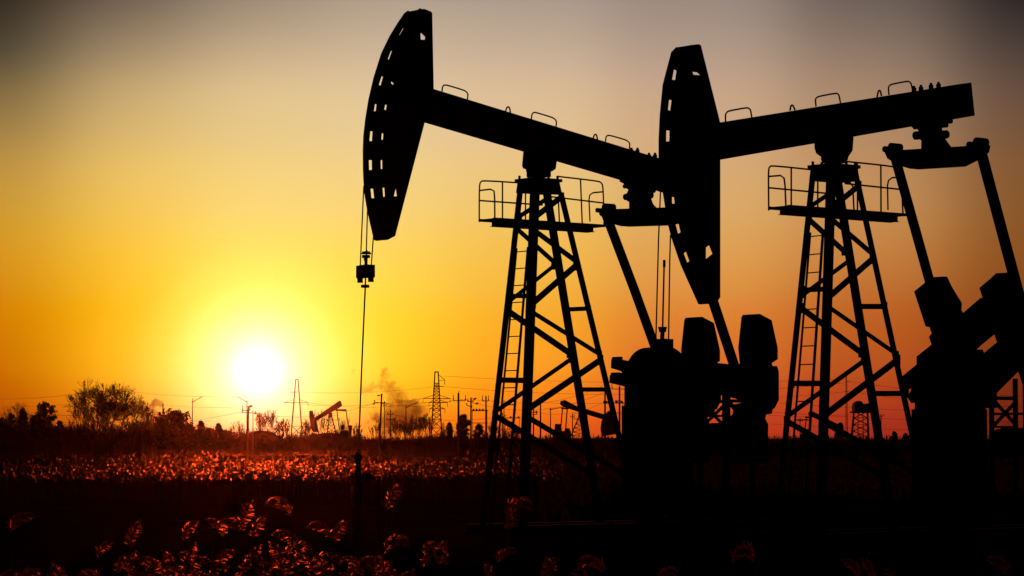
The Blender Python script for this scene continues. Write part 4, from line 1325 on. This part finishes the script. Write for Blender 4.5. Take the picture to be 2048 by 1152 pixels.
def smoke(name, lobes, Y, label, dens, nscale, col=(.95, .72, .74), thr=.42):
    """lobes: px, py, radius px; a volume shaped by soft lobes broken up by noise"""
    pts = [(W(x, y, Y), r / F * Y) for x, y, r in lobes]
    g_ = 1.35
    lo = Vector((min(p.x - r*g_ for p, r in pts), Y - max(r for p, r in pts)*g_, max(.6, min(p.z - r*g_ for p, r in pts))))
    hi = Vector((max(p.x + r*g_ for p, r in pts), Y + max(r for p, r in pts)*g_, max(p.z + r*g_ for p, r in pts)))
    c = (lo + hi) / 2
    m = MB(); m.box(lo - c, hi - c)
    mt = bpy.data.materials.new(name + '_vapour'); mt.use_nodes = True; nt = mt.node_tree; nt.nodes.clear()
    out = nt.nodes.new('ShaderNodeOutputMaterial'); pv = nt.nodes.new('ShaderNodeVolumePrincipled')
    pv.inputs['Color'].default_value = (*col, 1); pv.inputs['Anisotropy'].default_value = .3
    tc = nt.nodes.new('ShaderNodeTexCoord')
    nz = nt.nodes.new('ShaderNodeTexNoise'); nz.inputs['Scale'].default_value = nscale; nz.inputs['Detail'].default_value = 5; nz.inputs['Roughness'].default_value = .62
    nt.links.new(tc.outputs['Object'], nz.inputs['Vector'])
    total = None
    def math_(op, a, b=None, clamp=False):
        n = nt.nodes.new('ShaderNodeMath'); n.operation = op; n.use_clamp = clamp
        for i, v in enumerate((a, b)):
            if v is None: continue
            if isinstance(v, (int, float)): n.inputs[i].default_value = v
            else: nt.links.new(v, n.inputs[i])
        return n.outputs[0]
    R0 = sum(r for p, r in pts) / len(pts)
    nb = nt.nodes.new('ShaderNodeTexNoise'); nb.inputs['Scale'].default_value = .9 / R0; nb.inputs['Detail'].default_value = 4; nb.inputs['Roughness'].default_value = .6
    nt.links.new(tc.outputs['Object'], nb.inputs['Vector'])
    sb = nt.nodes.new('ShaderNodeVectorMath'); sb.operation = 'SUBTRACT'; nt.links.new(nb.outputs['Color'], sb.inputs[0]); sb.inputs[1].default_value = (.5, .5, .5)
    sx = nt.nodes.new('ShaderNodeVectorMath'); sx.operation = 'SCALE'; nt.links.new(sb.outputs[0], sx.inputs[0]); sx.inputs['Scale'].default_value = R0 * 2.6
    wp = nt.nodes.new('ShaderNodeVectorMath'); wp.operation = 'ADD'; nt.links.new(tc.outputs['Object'], wp.inputs[0]); nt.links.new(sx.outputs[0], wp.inputs[1])
    for p, r in pts:
        d = nt.nodes.new('ShaderNodeVectorMath'); d.operation = 'DISTANCE'
        nt.links.new(wp.outputs[0], d.inputs[0]); d.inputs[1].default_value = p - c
        s = math_('SUBTRACT', 1.0, math_('DIVIDE', d.outputs['Value'], r), clamp=True)
        total = s if total is None else math_('ADD', total, math_('MULTIPLY', s, .8))
    # billows: warped lobes, their edges eaten by finer noise
    k = math_('ADD', total, math_('MULTIPLY', math_('SUBTRACT', nz.outputs['Fac'], .5), 2.4))
    k = math_('MULTIPLY', math_('SUBTRACT', k, thr), 2.6, clamp=True)
    gate = math_('MULTIPLY', total, 5.0, clamp=True)
    nt.links.new(math_('MULTIPLY', math_('MULTIPLY', k, gate), dens), pv.inputs['Density'])
    nt.links.new(pv.outputs[0], out.inputs['Volume'])
    o = m.build(name, mt, None, loc=c)
    tag(o, label, 'smoke', kind='stuff')
    return o
smoke('steam_cloud', [(818,830,40),(795,808,28),(838,812,22),(782,790,24),(768,770,20),(805,790,22),(772,752,16),(760,835,36),(835,848,30),(790,850,40)],
      1300, 'billowing steam cloud rising behind the bushes beside the rod', .17, .22, thr=.22)
smoke('smoke_wisps', [(742,776,16),(728,781,12),(752,773,10),(707,745,8)], 1250, 'torn wisps of smoke drifting across the polished rod', .14, .4, thr=.32)
smoke('smoke_plume', [(316,803,15),(306,806,11),(324,808,8)], 1400, 'small dark plume drifting off the tallest chimney', .3, .3, thr=.42)
smoke('smoke_bank', [(300,826,24),(318,836,20),(286,822,16),(335,836,16)], 1400, 'low bank of grey smoke between the bare tree and the round evergreen', .12, .2, thr=.22)

# ------------------------------------------------------------------ haze
m = MB()
m.box((-1500, -310, -1.6), (1500, 1950, 62))
hz = bpy.data.materials.new('haze_air'); hz.use_nodes = True; nt = hz.node_tree; nt.nodes.clear()
out = nt.nodes.new('ShaderNodeOutputMaterial'); pv = nt.nodes.new('ShaderNodeVolumePrincipled')
pv.inputs['Color'].default_value = (.95, .9, .88, 1)
pv.inputs['Density'].default_value = .58e-5
pv.inputs['Anisotropy'].default_value = .976
nt.links.new(pv.outputs[0], out.inputs['Volume'])
tag(m.build('haze', hz), 'thin sunlit evening haze', 'haze', kind='stuff')

# ------------------------------------------------------------------ sun
SUNPX, SUNPY = 516, 741
sd = ray(SUNPX, SUNPY).normalized()
el = math.asin(sd.z); az = math.atan2(sd.x, sd.y)
L = bpy.data.lights.new('sun', 'SUN'); L.energy = .9; L.angle = R(.5); L.color = (1, .07, .008)
lo_ = bpy.data.objects.new('sun', L); COL.objects.link(lo_)
lo_.rotation_euler = (-sd).to_track_quat('-Z', 'Y').to_euler(); lo_.location = (0, 0, 50)

# ------------------------------------------------------------------ sky
w = bpy.data.worlds.new('World'); sc.world = w; w.use_nodes = True
nt = w.node_tree; nt.nodes.clear()
N = nt.nodes.new; LK = nt.links.new
wo = N('ShaderNodeOutputWorld'); bg = N('ShaderNodeBackground'); LK(bg.outputs[0], wo.inputs[0])
tc = N('ShaderNodeTexCoord'); sep = N('ShaderNodeSeparateXYZ'); LK(tc.outputs['Generated'], sep.inputs[0])
def M(op, a, b=None, c=None, clamp=False):
    n = N('ShaderNodeMath'); n.operation = op; n.use_clamp = clamp
    for i, v in enumerate((a, b, c)):
        if v is None: continue
        if isinstance(v, (int, float)): n.inputs[i].default_value = v
        else: LK(v, n.inputs[i])
    return n.outputs[0]
AZ = M('MULTIPLY', M('ARCTAN2', sep.outputs[0], sep.outputs[1]), 180 / math.pi)      # degrees, + to the right
EL = M('MULTIPLY', M('ARCSINE', sep.outputs[2]), 180 / math.pi)
def s2l(c): 
    c /= 255.0
    return c / 12.92 if c <= .04045 else ((c + .055) / 1.055) ** 2.4
pxdeg = lambda x: math.degrees(math.atan((x - 1024) / F))
pydeg = lambda y: math.degrees(math.atan((880 - y) / F))
SKY = {  # azimuth column: colours from the horizon upwards (photo rows 885..0)
 'rows': [885, 820, 750, 600, 450, 300, 150, 0],
 0:    [(120,35,0),(165,70,0),(185,92,0),(205,125,8),(200,145,40),(165,128,62),(88,76,50),(22,19,16)],
 256:  [(175,58,3),(225,120,2),(240,170,0),(245,184,18),(243,195,75),(225,188,108),(184,157,112),(110,96,82)],
 512:  [(232,105,2),(248,170,0),(252,200,2),(250,214,52),(248,212,110),(234,204,132),(214,187,142),(160,142,122)],
 768:  [(238,105,6),(250,158,6),(253,196,16),(251,209,56),(246,209,108),(234,204,142),(217,191,153),(180,161,141)],
 1024: [(222,80,20),(242,116,22),(246,148,32),(242,172,54),(238,190,94),(228,192,135),(210,182,150),(172,155,140)],
 1400: [(190,52,28),(206,72,32),(214,99,38),(220,138,60),(219,165,96),(210,168,122),(190,160,136),(154,138,128)],
 1750: [(160,40,26),(172,55,28),(182,76,30),(190,105,44),(198,138,78),(184,139,98),(156,128,106),(108,96,90)],
 2048: [(95,22,14),(105,32,16),(115,42,16),(130,66,24),(132,80,36),(118,80,52),(84,66,58),(34,28,30)],
}
cols = [k for k in SKY if k != 'rows']
azc = M('MINIMUM', M('MAXIMUM', AZ, -11.5), 11.5)
tnorm = M('DIVIDE', M('ADD', EL, .2), 9.4, clamp=True)
num = None; den = None
for i, cx in enumerate(cols):
    a = pxdeg(cx)
    nb = [abs(pxdeg(c) - a) for c in cols if c != cx]
    sg = min(nb) * .62
    sg = 1.75
    wgt = M('EXPONENT', M('MULTIPLY', M('POWER', M('ABSOLUTE', M('DIVIDE', M('SUBTRACT', azc, a), sg)), 2.0), -1.0))
    rp = N('ShaderNodeValToRGB'); cr = rp.color_ramp; cr.interpolation = 'CARDINAL'
    rows = SKY['rows']
    for j, (ry, c) in enumerate(zip(rows, SKY[cx])):
        pos = (pydeg(ry) + .2) / 9.4
        e = cr.elements[j] if j < 2 else cr.elements.new(pos)
        e.position = pos; e.color = (*[s2l(v) for v in c], 1)
    LK(tnorm, rp.inputs[0])
    vm = N('ShaderNodeVectorMath'); vm.operation = 'SCALE'; LK(rp.outputs[0], vm.inputs[0]); LK(wgt, vm.inputs['Scale'])
    if num is None: num, den = vm.outputs[0], wgt
    else:
        ad = N('ShaderNodeVectorMath'); ad.operation = 'ADD'; LK(num, ad.inputs[0]); LK(vm.outputs[0], ad.inputs[1]); num = ad.outputs[0]
        den = M('ADD', den, wgt)
sky = N('ShaderNodeVectorMath'); sky.operation = 'SCALE'; LK(num, sky.inputs[0]); LK(M('DIVIDE', 1.0, den), sky.inputs['Scale'])
# the rest of the dome darkens away from the sunset
fall = M('MULTIPLY', M('SUBTRACT', 1.0, M('DIVIDE', M('SUBTRACT', M('ABSOLUTE', AZ), 12.0), 25.0, clamp=True)),
         M('SUBTRACT', 1.0, M('DIVIDE', M('SUBTRACT', EL, 10.0), 20.0, clamp=True)))
fall = M('MULTIPLY', fall, M('SUBTRACT', 1.0, M('DIVIDE', M('MULTIPLY', EL, -1.0), 3.0, clamp=True)))
sk2 = N('ShaderNodeVectorMath'); sk2.operation = 'SCALE'; LK(sky.outputs[0], sk2.inputs[0]); LK(fall, sk2.inputs['Scale'])
# glow round the sun
dp = N('ShaderNodeVectorMath'); dp.operation = 'DISTANCE'; LK(tc.outputs['Generated'], dp.inputs[0]); dp.inputs[1].default_value = sd
rdeg = M('MULTIPLY', dp.outputs['Value'], F)          # small angle: pixels of the photograph
gn = M('DIVIDE', rdeg, 600.0, clamp=True)
rp = N('ShaderNodeValToRGB'); cr = rp.color_ramp; cr.interpolation = 'CARDINAL'
G = [(0,(1.,1.,1.3)),(36,(1.,1.,1.1)),(60,(.5,.8,.74)),(85,(.32,.64,.48)),(120,(.18,.48,.27)),(170,(.08,.29,.11)),(240,(.03,.12,.03)),(340,(.01,.03,.005)),(600,(0,0,0))]
for j, (r, c) in enumerate(G):
    e = cr.elements[j] if j < 2 else cr.elements.new(r / 600)
    e.position = r / 600; e.color = (*c, 1)
LK(gn, rp.inputs[0])
gl = N('ShaderNodeVectorMath'); gl.operation = 'SCALE'; LK(rp.outputs[0], gl.inputs[0]); gl.inputs['Scale'].default_value = 1.0
ad = N('ShaderNodeVectorMath'); ad.operation = 'ADD'; LK(sk2.outputs[0], ad.inputs[0]); LK(gl.outputs[0], ad.inputs[1])
# faint physical sky for everything above and behind
ns = N('ShaderNodeTexSky'); ns.sky_type = 'NISHITA'; ns.sun_disc = False; ns.sun_elevation = el; ns.sun_rotation = az
nv = N('ShaderNodeVectorMath'); nv.operation = 'SCALE'; LK(ns.outputs[0], nv.inputs[0]); nv.inputs['Scale'].default_value = .001
a2 = N('ShaderNodeVectorMath'); a2.operation = 'ADD'; LK(ad.outputs[0], a2.inputs[0]); LK(nv.outputs[0], a2.inputs[1])
LK(a2.outputs[0], bg.inputs['Color']); bg.inputs['Strength'].default_value = 1.0

# ------------------------------------------------------------------ render settings
vs = sc.view_settings
vs.view_transform = 'Standard'; vs.look = 'None'; vs.exposure = 0; vs.gamma = 1; vs.use_curve_mapping = False
sc.render.engine = 'CYCLES'
sc.cycles.use_denoising = True
sc.cycles.max_bounces = 6; sc.cycles.volume_bounces = 0; sc.cycles.transparent_max_bounces = 8
sc.cycles.volume_step_rate = 1.0; sc.cycles.volume_max_steps = 128
